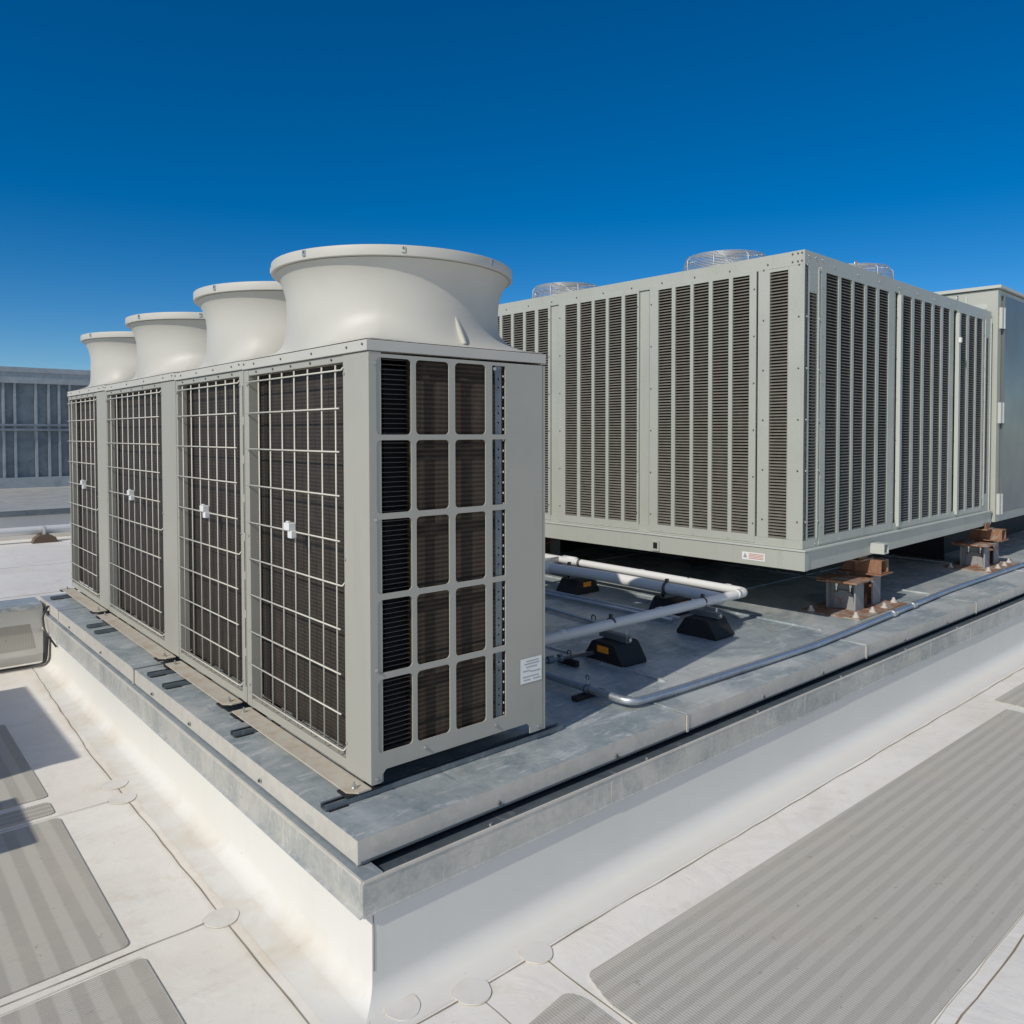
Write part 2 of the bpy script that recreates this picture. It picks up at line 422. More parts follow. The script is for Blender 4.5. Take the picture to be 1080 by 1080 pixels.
# ---------------------------------------------------------------- raised platform
pl = thing('raised_platform', 'white walled rooftop curb with galvanised metal cap carrying all the machines', 'platform', (0, 0, ZR))
def pbuild(mb, name, bevel=0, label=None, parent=None):
    o = mb.build(name, parent or pl, (0, 0, -ZR), 0, bevel)
    if label: o['label'] = label
    return o
XE, YE = 13.0, 5.13
WX, WY = -.188, -.318
w = MB()
prof = [(0, -.20), (0, -.44)] + [(-.075 * (1 - math.cos(a)), -.485 - .0775 * math.sin(a)) for a in [R(9 * k) for k in range(0, 10)]] + [(-.16, ZR + .001)]
def wallrun(mb, prof, m='membranewall'):
    vs = []; n = len(prof)
    A = [(WX - 0, YE), None, (XE, WY)]
    for o, z in prof: vs.append((WX + o, YE, z))
    for o, z in prof: vs.append((WX + o, WY + o, z))
    for o, z in prof: vs.append((XE, WY + o, z))
    fs = [(i, i + 1, i + 1 + n, i + n) for i in range(n - 1)] + [(i + n, i + 1 + n, i + 1 + 2 * n, i + 2 * n) for i in range(n - 1)]
    mb.add(vs[:2 * n], [f for f in fs if max(f) < 2 * n], m, True)
    mb.add(vs[n:], [tuple(i - n for i in f) for f in fs if min(f) >= n], m, True)
wallrun(w, prof)
w.box(WX, XE, WY, YE, -.205, -.2, 'membranewall')
w.box(WX, XE, YE - .01, YE, ZR, -.205, 'membranewall')
pbuild(w, 'base_wall')
o_ = MB(); o_.tube([(WX + .004, WY - .0005, -.25), (WX + .007, WY - .0005, -.34), (WX + .006, WY - .0005, -.45)], .0016, 'seam', 6); pbuild(o_, 'corner_seam')
# flashing: ledge + face, in lengths with lapped joints
FX, FY = -.228, -.329
fl = MB()
def flrun(mb, a, b, side, off=0.0):
    if side == 'x':   # right side
        y = FY - off
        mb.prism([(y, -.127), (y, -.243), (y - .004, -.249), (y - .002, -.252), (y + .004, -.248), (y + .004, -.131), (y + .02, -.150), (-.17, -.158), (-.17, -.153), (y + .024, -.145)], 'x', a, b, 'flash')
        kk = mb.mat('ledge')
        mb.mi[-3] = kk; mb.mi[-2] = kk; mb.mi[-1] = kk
    else:
        x = FX - off
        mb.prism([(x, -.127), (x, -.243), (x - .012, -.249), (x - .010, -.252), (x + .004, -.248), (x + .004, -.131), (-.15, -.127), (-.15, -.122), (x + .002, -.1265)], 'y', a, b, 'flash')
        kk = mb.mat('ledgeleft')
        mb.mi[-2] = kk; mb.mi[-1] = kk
xs = [FX + .001, .98, 3.02, 5.1, 7.2, 9.4, XE]
for i in range(len(xs) - 1):
    f = MB(); flrun(f, xs[i] + .0, xs[i + 1] + (.03 if i < len(xs) - 2 else 0), 'x', .0015 * (i % 2)); pbuild(f, 'flashing')
ys = [FY + .0015, 2.93, 4.5, YE]
for i in range(len(ys) - 1):
    f = MB(); flrun(f, ys[i], ys[i + 1] + (.03 if i < 2 else 0), 'y', .0015 * (i % 2)); pbuild(f, 'flashing')
# black box painting in the shadow gap under the coping lip
b = MB().box(-.165, XE, -.212, YE - .01, -.20, ZD - .012, 'black'); pbuild(b, 'shadow_gap_core')
pbuild(MB().box(FX + .002, XE, FY - .0035, FY + .0045, -.1355, -.1262, 'galvface'), 'hem')
pbuild(MB().box(FX - .0035, FX + .0045, FY + .006, YE, -.1355, -.1262, 'galvface'), 'hem')
pbuild(MB().box(X0 + .01, XE, Y0 - .0055, Y0 + .002, -.1165, -.1085, 'strut'), 'hem')
# coping: top flange + face with drip edge
def coprun(a, b, side, lift=0.0):
    mb = MB(); z = ZD + lift
    if side == 'x':
        y = Y0 - lift
        mb.prism([(y, z), (y, -.116), (y + .010, -.122), (y + .012, -.119), (y + .003, -.114), (y + .003, z - .003), (.14, z - .003), (.14, z)], 'x', a, b, 'galvface')
        k = mb.mat('galv')
        for i, f in enumerate(mb.f):
            if all(abs(mb.v[q][2] - z) < 1e-6 for q in f): mb.mi[i] = k
    else:
        x = X0 - lift
        mb.prism([(x, z), (x, -.116), (x + .010, -.122), (x + .012, -.119), (x + .003, -.114), (x + .003, z - .003), (.16, z - .003), (.16, z)], 'y', a, b, 'galvface')
        k = mb.mat('galv')
        for i, f in enumerate(mb.f):
            if all(abs(mb.v[q][2] - z) < 1e-6 for q in f): mb.mi[i] = k
    return mb
cx = [X0, 1.62, 3.52, 5.45, 7.4, 9.4, XE]
for i in range(len(cx) - 1):
    o = pbuild(coprun(cx[i], cx[i + 1] + (.035 if i < 5 else 0), 'x', .0012 + .0026 * (i % 2)), 'coping')
cy = [Y0 + .345, 2.36, 4.38, YE]
# left runs butt against the corner of the first right run
for i in range(3):
    o = pbuild(coprun(cy[i] if i else Y0 + .0005, cy[i + 1] + (.035 if i < 2 else 0), 'y', .0006 + .0026 * (i % 2)), 'coping')
# joint covers folded over the coping face
for x in cx[1:-1]:
    j = MB(); j.box(x - .010, x + .004, Y0 - .009, Y0 - .004, -.118, ZD + .006, 'galvface'); j.box(x - .010, x + .002, Y0 - .009, .12, ZD + .0045, ZD + .0085, 'galv')
    pbuild(j, 'joint_cover')
for y in cy[1:-1]:
    j = MB(); j.box(X0 - .010, X0 - .004, y - .010, y + .004, -.118, ZD + .006, 'galvface'); j.box(X0 - .010, .0, y - .01, y + .004, ZD + .0045, ZD + .0085, 'galv')
    pbuild(j, 'joint_cover')
# deck sheets with folded ribs
dx = [.14, 1.95, 3.68, 5.55, 7.4, 9.4, XE]
for i in range(len(dx) - 1):
    d = MB().box(dx[i], dx[i + 1] - .002, .14, YE, ZD - .008, ZD - .001 + .0012 * (i % 2), 'galv')
    if i: d.box(dx[i] - .012, dx[i] + .012, .14, YE, ZD - .004, ZD + .009, 'galv')
    pbuild(d, 'deck_sheet')
for y in (1.32, 3.3): pbuild(MB().box(.2, XE, y - .01, y + .01, ZD - .004, ZD + .006, 'galv'), 'deck_rib')
for x in [.42, 1.1, 2.3, 2.95, 4.1, 4.85, 6.0, 6.8, 8.1]:
    z = -.095; s = MB(); s.cyl((x, Y0 - .004, z), .010, -.003, 'steel', 10, 'y'); s.cyl((x, Y0 - .006, z), .006, -.007, 'darksteel', 6, 'y'); pbuild(s, 'screw')
for y in [.55, 1.4, 2.0, 3.1, 4.0]:
    z = -.09; s = MB(); s.cyl((X0 - .004, y, z), .010, -.003, 'steel', 10, 'x'); s.cyl((X0 - .006, y, z), .006, -.007, 'darksteel', 6, 'x'); pbuild(s, 'screw')
for i in range(9):
    x = .35 + i * .92; s = MB(); s.cyl((x, FY + .045, -.147), .008, .007, 'steel', 6); pbuild(s, 'screw')

# ---------------------------------------------------------------- side curb running off to the left
sc = thing('side_curb', 'low white curb wall with blue grey cap leaving the platform to the left edge', 'curb wall', (-.225, 4.895, ZR))
S = MB(); 
S.prism([(.235, .49), (-.03, .49), (-.005, .10), (.012, .03), (-.04, .004), (.235, .004)], 'x', -4.5, .0, 'membranewall')
S.build('wall', sc)
MB().prism([(-.065, .486), (-.065, .520), (.0, .530), (.24, .530), (.24, .486)], 'x', -4.5, -.012, 'galv').build('cap', sc)
MB().add([(-4.4, -.0225, .36), (-.09, -.0225, .36), (-.05, -.009, .15), (-4.4, -.009, .15)], [(0, 3, 2, 1)], 'padx').build('ribbed_strip', sc)
cb = MB(); cb.tube(fillet([(-4.4, -.02, .018), (-.16, .0, .018), (-.04, -.05, .03), (-.03, -.12, .34), (-.03, -.10, .47)], .10), .011, 'cable', 8)
cb.tube(fillet([(-4.4, -.045, .012), (-.15, -.03, .012), (-.02, -.07, .03), (-.015, -.13, .36)], .10), .007, 'darksteel', 8)
o = cb.build('grounding_cable', loc=(-.18, 4.86, ZR)); tag(o, 'black cable along the foot of the side curb, rising at the platform corner', 'cable')
o = MB().tube(fillet([(-.205, 4.74, -.05), (-.252, 4.72, -.12), (-.262, 4.6, -.22), (-.20, 4.5, -.34)], .05), .008, 'cable', 6).build('hanging_wire')
tag(o, 'short thin dark wire clipped to the far left corner of the platform', 'wire')

# ---------------------------------------------------------------- VRF condensing units
VR = -.0076
D = .891; ZC = 1.655; ZT = 1.697
def rrect(x0, x1, z0, z1, r, n=5):
    out = []
    for cx_, cz_, a0 in ((x1 - r, z1 - r, 0), (x0 + r, z1 - r, 90), (x0 + r, z0 + r, 180), (x1 - r, z0 + r, 270)):
        out.append([(cx_ + r * math.cos(R(a0 + 90 * k / n)), cz_ + r * math.sin(R(a0 + 90 * k / n))) for k in range(n + 1)])
    return out
def cell(mb, ox0, ox1, oz0, oz1, ix0, ix1, iz0, iz1, r, yf, yb, m='cream'):
    arcs = rrect(ix0, ix1, iz0, iz1, r); corners = [(ox1, oz1), (ox0, oz1), (ox0, oz0), (ox1, oz0)]
    vs = []; fs = []
    for c in corners: vs.append((c[0], yf, c[1]))
    idx = []
    for a in arcs:
        idx.append([]);
        for p in a: idx[-1].append(len(vs)); vs.append((p[0], yf, p[1]))
    for k in range(4):
        for j in range(len(idx[k]) - 1): fs.append((k, idx[k][j], idx[k][j + 1]))
        k2 = (k + 1) % 4; fs.append((k, idx[k][-1], idx[k2][0], k2))
    mb.add(vs, fs, m)
    ring = [p for a in arcs for p in a]; n = len(ring)
    vs = [(p[0], yf, p[1]) for p in ring] + [(p[0], yb, p[1]) for p in ring]
    mb.add(vs, [(i, (i + 1) % n, (i + 1) % n + n, i + n) for i in range(n)], m)

def shroud(mod, yc, y0, y1, cxl=.475):
    mb = MB(); seg = 96
    rx0, rx1, ry0, ry1 = -.008, D + .008, y0 + .006, y1 - .006
    yl = yc; rw = .484
    def rect_pt(a):
        dx_, dy_ = math.cos(a), math.sin(a)
        ts = []
        if dx_ > 1e-9: ts.append((rx1 - cxl) / dx_)
        if dx_ < -1e-9: ts.append((rx0 - cxl) / dx_)
        if dy_ > 1e-9: ts.append((ry1 - yl) / dy_)
        if dy_ < -1e-9: ts.append((ry0 - yl) / dy_)
        t = min(ts); return cxl + dx_ * t, yl + dy_ * t
    angs = [2 * math.pi * k / seg for k in range(seg)]
    for cxr, cyr in ((rx0, ry0), (rx1, ry0), (rx0, ry1), (rx1, ry1)):
        a = math.atan2(cyr - yl, cxr - cxl) % (2 * math.pi)
        k = min(range(seg), key=lambda i: abs((angs[i] - a + math.pi) % (2 * math.pi) - math.pi)); angs[k] = a
    rings = []
    zb = ZT + .003
    rings.append([(*rect_pt(a), zb) for a in angs])
    for s_ in [i / 12 for i in range(1, 13)]:
        q = math.sin(s_ * math.pi / 2) ** .8; z = zb + .008 + .150 * (1 - math.cos(s_ * math.pi / 2)); ring = []
        for a in angs:
            px, py = rect_pt(a); ex, ey = cxl + rw * math.cos(a), yl + rw * math.sin(a)
            ring.append((px + (ex - px) * q, py + (ey - py) * q, z))
        rings.append(ring)
    for r, z in ((.4825, 1.885), (.4835, 1.920), (.4865, 1.948), (.492, 1.974), (.4995, 1.998), (.509, 2.019), (.520, 2.038), (.532, 2.0525)):
        rings.append([(cxl + r * math.cos(a), yl + r * math.sin(a), z) for a in angs])
    vs = [p for r_ in rings for p in r_]
    fs = [(i * seg + k, i * seg + (k + 1) % seg, (i + 1) * seg + (k + 1) % seg, (i + 1) * seg + k) for i in range(len(rings) - 1) for k in range(seg)]
    mb.add(vs, fs, 'shroud', True)
    # inner bell
    mb.lathe([(.520, 2.098), (.505, 2.06), (.48, 2.0), (.465, 1.94), (.465, 1.84), (.465, 1.72)], (cxl, yl), 'shroud', seg)
    # gusset ribs moulded on the skirt
    for a0 in (-90, 50, 130):
        a = R(a0); u = Vector((math.cos(a), math.sin(a), 0)); t_ = Vector((-u.y, u.x, 0)) * .004
        c = Vector((cxl, yl, 0)); P = [c + u * .480 + Vector((0, 0, 1.845)), c + u * .480 + Vector((0, 0, 1.72)), c + u * .555 + Vector((0, 0, 1.718))]
        mb.add([p + t_ for p in P] + [p - t_ for p in P], [(0, 1, 2), (5, 4, 3), (0, 2, 5, 3), (0, 3, 4, 1)], 'shroud')
    o = mb.build('fan_shroud', mod)
    rim = MB(); rim.lathe([(.528, 2.0545), (.5465, 2.0545), (.5485, 2.0555), (.549, 2.0575), (.549, 2.0945), (.5485, 2.0965), (.5465, 2.0975), (.525, 2.0985), (.519, 2.096)], (cxl, yl), 'shroud', seg)
    for k in range(8):
        a = R(45 * k + 17); u = Vector((math.cos(a), math.sin(a), 0)); p = Vector((cxl, yl, 2.080)) + u * .548
        rim.add([p + Vector((dx_ * -u.y, dx_ * u.x, dz)) + u * dn for dx_, dz, dn in ((-.008, -.012, 0), (.008, -.012, 0), (.008, .012, 0), (-.008, .012, 0), (-.008, -.012, .006), (.008, -.012, .006), (.008, .012, .006), (-.008, .012, .006))], [(4, 5, 6, 7), (0, 1, 5, 4), (1, 2, 6, 5), (2, 3, 7, 6), (3, 0, 4, 7)], 'greylight' if k % 2 else 'steel')
        q = p + Vector((0, 0, .004)) + u * .006
        rim.cyl(tuple(q - Vector((0, 0, .004))), .0035, .008, 'darksteel', 6)
    rim.build('rim', o)
    f = MB(); f.lathe([(.0, 1.90), (.09, 1.90), (.10, 1.88), (.10, 1.80)], (cxl, yl), 'black', 24)
    for k in range(5):
        a = R(72 * k); c, s_ = math.cos(a), math.sin(a)
        pts = [(.09, -.05, 1.83), (.40, -.14, 1.80), (.41, .10, 1.87), (.09, .05, 1.88)]
        vs = [(cxl + x * c - y * s_, yl + x * s_ + y * c, z) for x, y, z in pts]; vs += [(x, y, z - .006) for x, y, z in vs]
        f.add(vs, [(0, 1, 2, 3), (7, 6, 5, 4), (0, 4, 5, 1), (1, 5, 6, 2), (2, 6, 7, 3), (3, 7, 4, 0)], 'rubber')
    f.build('fan', mod)
    MB().box(.02, D - .02, y0 + .02, y1 - .02, 1.69, 1.705, 'black').build('fan_deck', mod)

ROWS = [1.593, 1.444, 1.273, 1.099, .920, .745, .570, .391, .231, .088]
def vrf(label, y0, y1, g0, g1, bars, fan_y, postR, postL, rise, openside=False):
    t = thing('condensing_unit', label, 'condensing unit', (0, 0, 0), VR, 'condensing units with round fan stacks')
    t.location = (0, 0, rise)
    c = MB(); z0 = .012
    yb0, yb1 = y0 + .003, y1 - .003
    # front posts (sheet-metal returns), rails, back and far side
    if postR > 0: c.box(0, .055, yb0, g0, z0 + (0 if openside else 0), ZC - .001, 'cream')
    if postL > 0:
        c.box(0, .055, g1, yb1, z0, ZC - .001, 'cream')
    c.box(.002, .05, g0, g1, 1.625, ZC - .001, 'cream'); c.box(.002, .05, g0, g1, z0, .050, 'cream')
    c.box(D - .012, D, yb0 + .02, yb1, .055, ZC - .001, 'cream')
    c.box(.055, D - .012, yb1 - .01, yb1, .055, ZC - .001, 'cream')
    if not openside: c.box(.055, D - .012, yb0, yb0 + .01, .055, ZC - .001, 'cream')
    for yy in (yb0 + .01, yb1 - .05): c.box(D - .05, D - .013, yy + .012, yy + .04, z0, .055, 'cream')
    for zz in (1.635,):
        nscr = 5
        for k in range(nscr): c.cyl((.0015, g0 + (g1 - g0) * (k + .5) / nscr, zz + .005), .006, -.005, 'darksteel', 6, 'x')
    for zz in (.12, .85, 1.58):
        c.cyl((-.0, g0 - .012 if postR > .03 else g0 - .004, zz), .006, -.006, 'steel', 6, 'x')
        c.cyl((-.0, g1 + .012, zz), .006, -.006, 'steel', 6, 'x')
    cab = c.build('cabinet', t, bevel=.003)
    # top cover with turned-down lip
    tc = MB(); tc.box(-.009, D + .009, y0 + .001, y1 - .001, ZC + .001, ZT, 'shroud')
    for k in range(4):
        yy = y0 + (y1 - y0) * (k + .5) / 4; tc.cyl((-.009, yy, ZC + .022), .0055, -.005, 'darksteel', 6, 'x')
    for yy in (y0 + .03, y1 - .03): tc.cyl((-.009, yy, ZC + .026), .0055, -.005, 'darksteel', 6, 'x')
    tc.build('top_cover', t, bevel=.004)
    # coil
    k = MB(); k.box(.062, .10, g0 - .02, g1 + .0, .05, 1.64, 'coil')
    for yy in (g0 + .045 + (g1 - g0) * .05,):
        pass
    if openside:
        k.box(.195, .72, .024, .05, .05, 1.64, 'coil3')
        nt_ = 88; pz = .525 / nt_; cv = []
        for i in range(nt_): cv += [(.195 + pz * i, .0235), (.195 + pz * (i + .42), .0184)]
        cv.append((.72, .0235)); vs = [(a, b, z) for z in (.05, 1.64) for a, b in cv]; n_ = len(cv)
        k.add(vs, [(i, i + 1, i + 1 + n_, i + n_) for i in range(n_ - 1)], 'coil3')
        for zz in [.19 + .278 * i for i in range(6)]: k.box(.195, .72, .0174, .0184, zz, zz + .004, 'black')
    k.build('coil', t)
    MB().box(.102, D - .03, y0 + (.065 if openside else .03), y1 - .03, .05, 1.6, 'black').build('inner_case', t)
    # black gap between coil end and frame return
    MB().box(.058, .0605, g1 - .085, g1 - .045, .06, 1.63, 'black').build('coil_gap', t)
    # wire grille
    gr = MB(); X = -.006
    for y in bars: gr.tube([(X, y, .064), (X, y, 1.615)], .0036, 'wire', 6)
    ya, yb = g0 + .012, g1 - .0
    for z in ROWS: gr.tube([(X - .006, ya, z), (X - .006, yb + .004, z)], .0036, 'wire', 6)
    for z in (1.593, .088, .745):
        gr.tube([(X - .006, ya, z), (X - .002, ya - .012, z), (.0, ya - .018, z + .012)], .0036, 'wire', 6)
    gr.build('grille', t)
    ym = bars[len(bars) // 2] + .0; cz = .93
    cl = MB(); cl.box(-.046, -.012, ym - .018, ym + .034, cz - .002, cz + .030, 'clip'); cl.box(-.038, -.012, ym - .026, ym + .012, cz - .036, cz - .002, 'clip'); cl.box(-.040, -.026, ym + .004, ym + .026, cz + .030, cz + .037, 'clip')
    cl.build('clip', t, bevel=.003)
    # dusty foot flange along the front with bolts
    ff = MB(); e0, e1 = y0 + (.0 if openside else .06), y1 - .03
    ff.prism([(-.088, e0 + .035), (-.088, e1), (.0, e1), (.0, e0), (-.055, e0 - .0)], 'z', -.002, .004, 'dust')
    for yy in (e0 + .045, e1 - .05):
        ff.cyl((-.05, yy, .004), .014, .003, 'steel', 12); ff.cyl((-.05, yy, .007), .009, .009, 'steel', 6); ff.cyl((-.05, yy, .016), .004, .012, 'steel', 8)
    ff.build('foot_flange', t)
    for yy in (e0 + .04, e1 - .05):
        rp = MB(); rp.prism([(-.10, yy - .035), (-.10, yy + .045), (.05, yy + .045), (.05, yy - .035)], 'z', -.010, -.0025, 'rubber'); rp.build('rubber_pad', t)
    if openside:
        sp = MB(); yf, ybk = 0.0, .0055
        xb = [0.0, .197, .381, .571, .668]; xi = [(.031, .186), (.208, .366), (.396, .554), (.589, .661)]
        zb = [.085, .42, .723, 1.03, 1.331, 1.646]; zi = [(.127, .408), (.432, .712), (.735, 1.019), (1.042, 1.320), (1.341, 1.632)]
        for i in range(4):
            for j in range(5):
                cell(sp, xb[i], xb[i + 1], zb[j], zb[j + 1], *xi[i], *zi[j], .018 if i < 3 else .004, yf, ybk, 'cream')
        sp.add([(xb[-1], yf, .085), (D, yf, .085), (D, yf, 1.646), (xb[-1], yf, 1.646)], [(0, 1, 2, 3)], 'cream')
        # bottom strip with arched cut-out
        arch = [(.80, z0)] + [(.80 - .02 + .02 * math.cos(R(a)), .040 + .02 * math.sin(R(a))) for a in (0, 30, 60, 90)] + [(.045 + .02 + .02 * math.cos(R(a)), .040 + .02 * math.sin(R(a))) for a in (90, 120, 150, 180)] + [(.045, z0)]
        up = [(x, yf, z) for x, z in arch]
        n = len(up); vs = up + [(x, ybk, z) for x, _, z in up]
        sp.add(vs, [(i, i + 1, i + 1 + n, i + n) for i in range(n - 1)], 'cream')
        tops = [(D, .085)] + [(.81, .085)] * 0
        vs = [(D, yf, z0), (D, yf, .085), (.80, yf, .085), (.80, yf, z0), (.80, yf, .040), (.78, yf, .060), (.78, yf, .085), (.065, yf, .060), (.065, yf, .085), (.045, yf, .040), (.045, yf, .085), (.045, yf, z0), (0, yf, z0), (0, yf, .085)]
        sp.add(vs, [(0, 3, 4, 2, 1), (4, 5, 6, 2), (5, 7, 8, 6), (7, 9, 10, 8), (9, 11, 12, 13, 10)], 'cream')
        # edge returns
        sp.box(D - .02, D - .002, .0005, .03, z0, 1.646, 'cream')
        sp.add([(.8905, 0, z0), (.8905, .03, z0), (.8905, .03, 1.646), (.8905, 0, 1.646)], [(0, 1, 2, 3)], 'cream')
        sp.add([(.8755, -.0008, z0), (.8775, -.0008, z0), (.8775, -.0008, 1.646), (.8755, -.0008, 1.646)], [(0, 1, 2, 3)], 'darksteel')
        for x_, z_ in ((.022, .032), (.845, .034), (.24, .098), (.60, .10), (.022, .45), (.022, 1.02), (.022, 1.61), (.60, 1.618)):
            sp.cyl((x_, -.001, z_), .0075, -.003, 'steel', 10, 'y'); sp.cyl((x_, -.004, z_), .0045, -.004, 'steel', 6, 'y')
        so = sp.build('side_panel', t); so.location = (0, -.0005, 0)
        for poly in so.data.polygons: pass
        # bracket strip with holes behind the narrow openings
        br = MB(); br.box(.612, .646, .0085, .012, .09, 1.64, 'strut')
        for i in range(5):
            for dz in (.05, .09, .12, .20, .235):
                br.cyl((.629, .0083, zi[i][0] + dz), .004, -.001, 'black', 8, 'y')
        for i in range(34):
            z_ = .13 + i * .0455; br.box(.650, .660, .010, .014, z_, z_ + .030, 'black') if False else br.box(.6545, .6605, .0095, .013, z_, z_ + .008, 'clip')  # white dashes paint the sunlit bits beside the bracket
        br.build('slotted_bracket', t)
        fn = MB()
        for i in range(82):
            z_ = .105 + i * .0188; fn.box(.022, .192, .024, .045, z_, z_ + .0012, 'fin')
        fn.build('coil_end_fins', t)
        lb = MB(); lb.add([(.742, -.0025, .242), (.868, -.0025, .242), (.868, -.0025, .352), (.742, -.0025, .352)], [(0, 1, 2, 3)], 'sticker')
        for z_, a_, b_ in ((.338, .775, .85), (.326, .765, .855), (.312, .775, .84), (.296, .755, .80), (.290, .80, .86), (.270, .755, .85), (.256, .76, .80), (.256, .815, .86)):
            lb.add([(a_, -.0035, z_ - .0018), (b_, -.0035, z_ - .0018), (b_, -.0035, z_ + .0018), (a_, -.0035, z_ + .0018)], [(0, 1, 2, 3)], 'ink')
        lb.build('name_plate', t)
    shroud(t, fan_y, y0, y1)
    return t
vrf('nearest condensing unit, with the biggest looking fan stack and the perforated end panel', 0.0, 1.203, .201, 1.146, [1.009, .879, .750, .626, .495, .368, .250], .585, .2, .05, 0, True)
vrf('second condensing unit from the front, its grille paired with the nearest one', 1.205, 2.236, 1.262, 2.206, [2.094, 1.950, 1.814, 1.684, 1.559, 1.428, 1.310], 1.60, .05, .02, .003)
vrf('third condensing unit from the front, with the widest wire grille', 2.240, 3.842, 2.515, 3.820, [3.68, 3.52, 3.375, 3.235, 3.102, 2.965, 2.828, 2.697, 2.579], 2.93, .27, .02, .008)
vrf('farthest condensing unit, with the smallest looking fan stack at the left end', 3.846, 5.112, 4.130, 5.092, [4.957, 4.79, 4.62, 4.465, 4.307, 4.18], 4.21, .28, .02, .014)

# slotted spacer between the two facing grilles
sp = MB(); sp.box(-.004, .0, 1.196, 1.212, .06, 1.62, 'cream')
for k in range(8):
    sp.box(-.0055, -.004, 1.2015, 1.2065, .10 + k * .19, .25 + k * .19, 'black')
o = sp.build('joining_strip', rot=VR); tag(o, 'narrow slotted strip joining the two nearest condensing units', 'joining strip')

# strut channels under the units
def channel(y, xa, xb, label, name='support_channel'):
    t = thing(name, label, 'strut channel', (xa, y, ZD + .0005), 0, 'strut channels under the condensing units')
    L = xb - xa; m = MB()
    m.box(0, L, -.0205, .0205, .004, .006, 'strut'); m.box(0, L, -.0205, -.018, .006, .022, 'strut'); m.box(0, L, .018, .0205, .006, .022, 'strut')
    m.box(0, L, -.0205, -.010, .022, .0245, 'strut'); m.box(0, L, .010, .0205, .022, .0245, 'strut'); m.box(.01, L - .01, -.010, .010, .0065, .0075, 'black')
    m.build('channel', t)
    MB().box(.01, .09, -.03, .03, 0, .0035, 'rubber').build('rubber_pad', t)
for i, (y, xa, lb) in enumerate(((.030, -.185, 'dark strut channel under the nearest corner of the condensing units'), (.95, -.165, 'strut channel sticking out under the middle of the near grille'), (1.87, -.185, 'strut channel sticking out, nearer of the pair below the second grille'), (2.14, -.185, 'strut channel sticking out, farther of the pair below the second grille'), (3.40, -.17, 'strut channel sticking out, nearer of the pair below the third grille'), (3.62, -.17, 'strut channel sticking out, farther of the pair below the third grille'), (4.90, -.16, 'strut channel at the far left end of the condensing units'))):
    channel(y, xa, 1.02, lb)

# ---------------------------------------------------------------- refrigerant pipes, stands and conduits
PZ = .185
def elbow(path, r, **k): return fillet(path, r, 8)
p1 = thing('white_pipe', 'upper white insulated pipe turning a corner at its right end on the deck', 'pipe', (0, 0, 0))
m = MB(); m.tube(fillet([(.95, .66, PZ - .01), (3.50, .63, PZ), (3.52, 1.6, PZ), (3.55, 4.9, PZ)], .07, 8), .032, 'pvc', 18)
m.build('pipe', p1)
for c in ((2.06, .652, 0), (2.98, .640, 0)):
    m = MB(); m.tube([(c[0] - .009, c[1], PZ - .001), (c[0] + .009, c[1], PZ - .001)], .036, 'darksteel', 18); m.box(c[0] - .008, c[0] + .008, c[1] - .012, c[1] + .012, PZ + .034, PZ + .055, 'darksteel'); m.build('clamp', p1)
for y in (1.15, 2.35, 3.4):
    m = MB(); m.tube([(3.52, y - .01, PZ), (3.52, y + .01, PZ)], .037, 'darksteel', 18); m.build('clamp', p1)
m = MB(); m.tube([(3.54, 2.42, PZ), (3.545, 2.58, PZ)], .041, 'clip', 18); m.build('coupling', p1)
for a_, b_ in (((1.62, .656, PZ - .004), (1.66, .6555, PZ - .004)), ((2.50, .6455, PZ - .002), (2.54, .645, PZ - .002)), ((3.36, .632, PZ), (3.40, .6315, PZ)), ((3.5205, .78, PZ), (3.521, .82, PZ)), ((3.525, 1.62, PZ), (3.526, 1.66, PZ))):
    m = MB(); m.tube([a_, b_], .0335, 'pvc', 18); m.build('joint', p1)
m = MB(); m.tube(fillet([(3.545, 2.62, PZ), (3.0, 2.64, PZ), (.95, 2.7, PZ)], .05), .026, 'pvc', 14); m.build('branch', p1)
p2 = thing('white_pipe', 'thicker white insulated pipe on the near side, half in shade', 'pipe', (0, 0, 0))
m = MB(); m.tube(fillet([(3.20, .64, PZ - .012), (3.235, .95, PZ - .012), (3.24, 1.8, PZ - .01), (3.19, 2.45, PZ - .01), (3.17, 4.9, PZ - .01)], .10, 8), .043, 'pvc', 20); m.build('pipe', p2)
for y in (1.15, 2.2):
    m = MB(); m.tube([(3.235, y - .012, PZ - .012), (3.235, y + .012, PZ - .012)], .049, 'darksteel', 18); m.box(3.222, 3.248, y - .010, y + .010, PZ + .034, PZ + .058, 'darksteel'); m.build('clamp', p2)
m = MB(); m.tube([(3.19, 2.38, PZ - .01), (3.187, 2.50, PZ - .01)], .054, 'clip', 18); m.build('coupling', p2)
m = MB(); m.tube(fillet([(3.17, 3.0, PZ), (2.6, 3.02, PZ), (.95, 3.1, PZ)], .05), .03, 'pvc', 14); m.build('branch', p2)

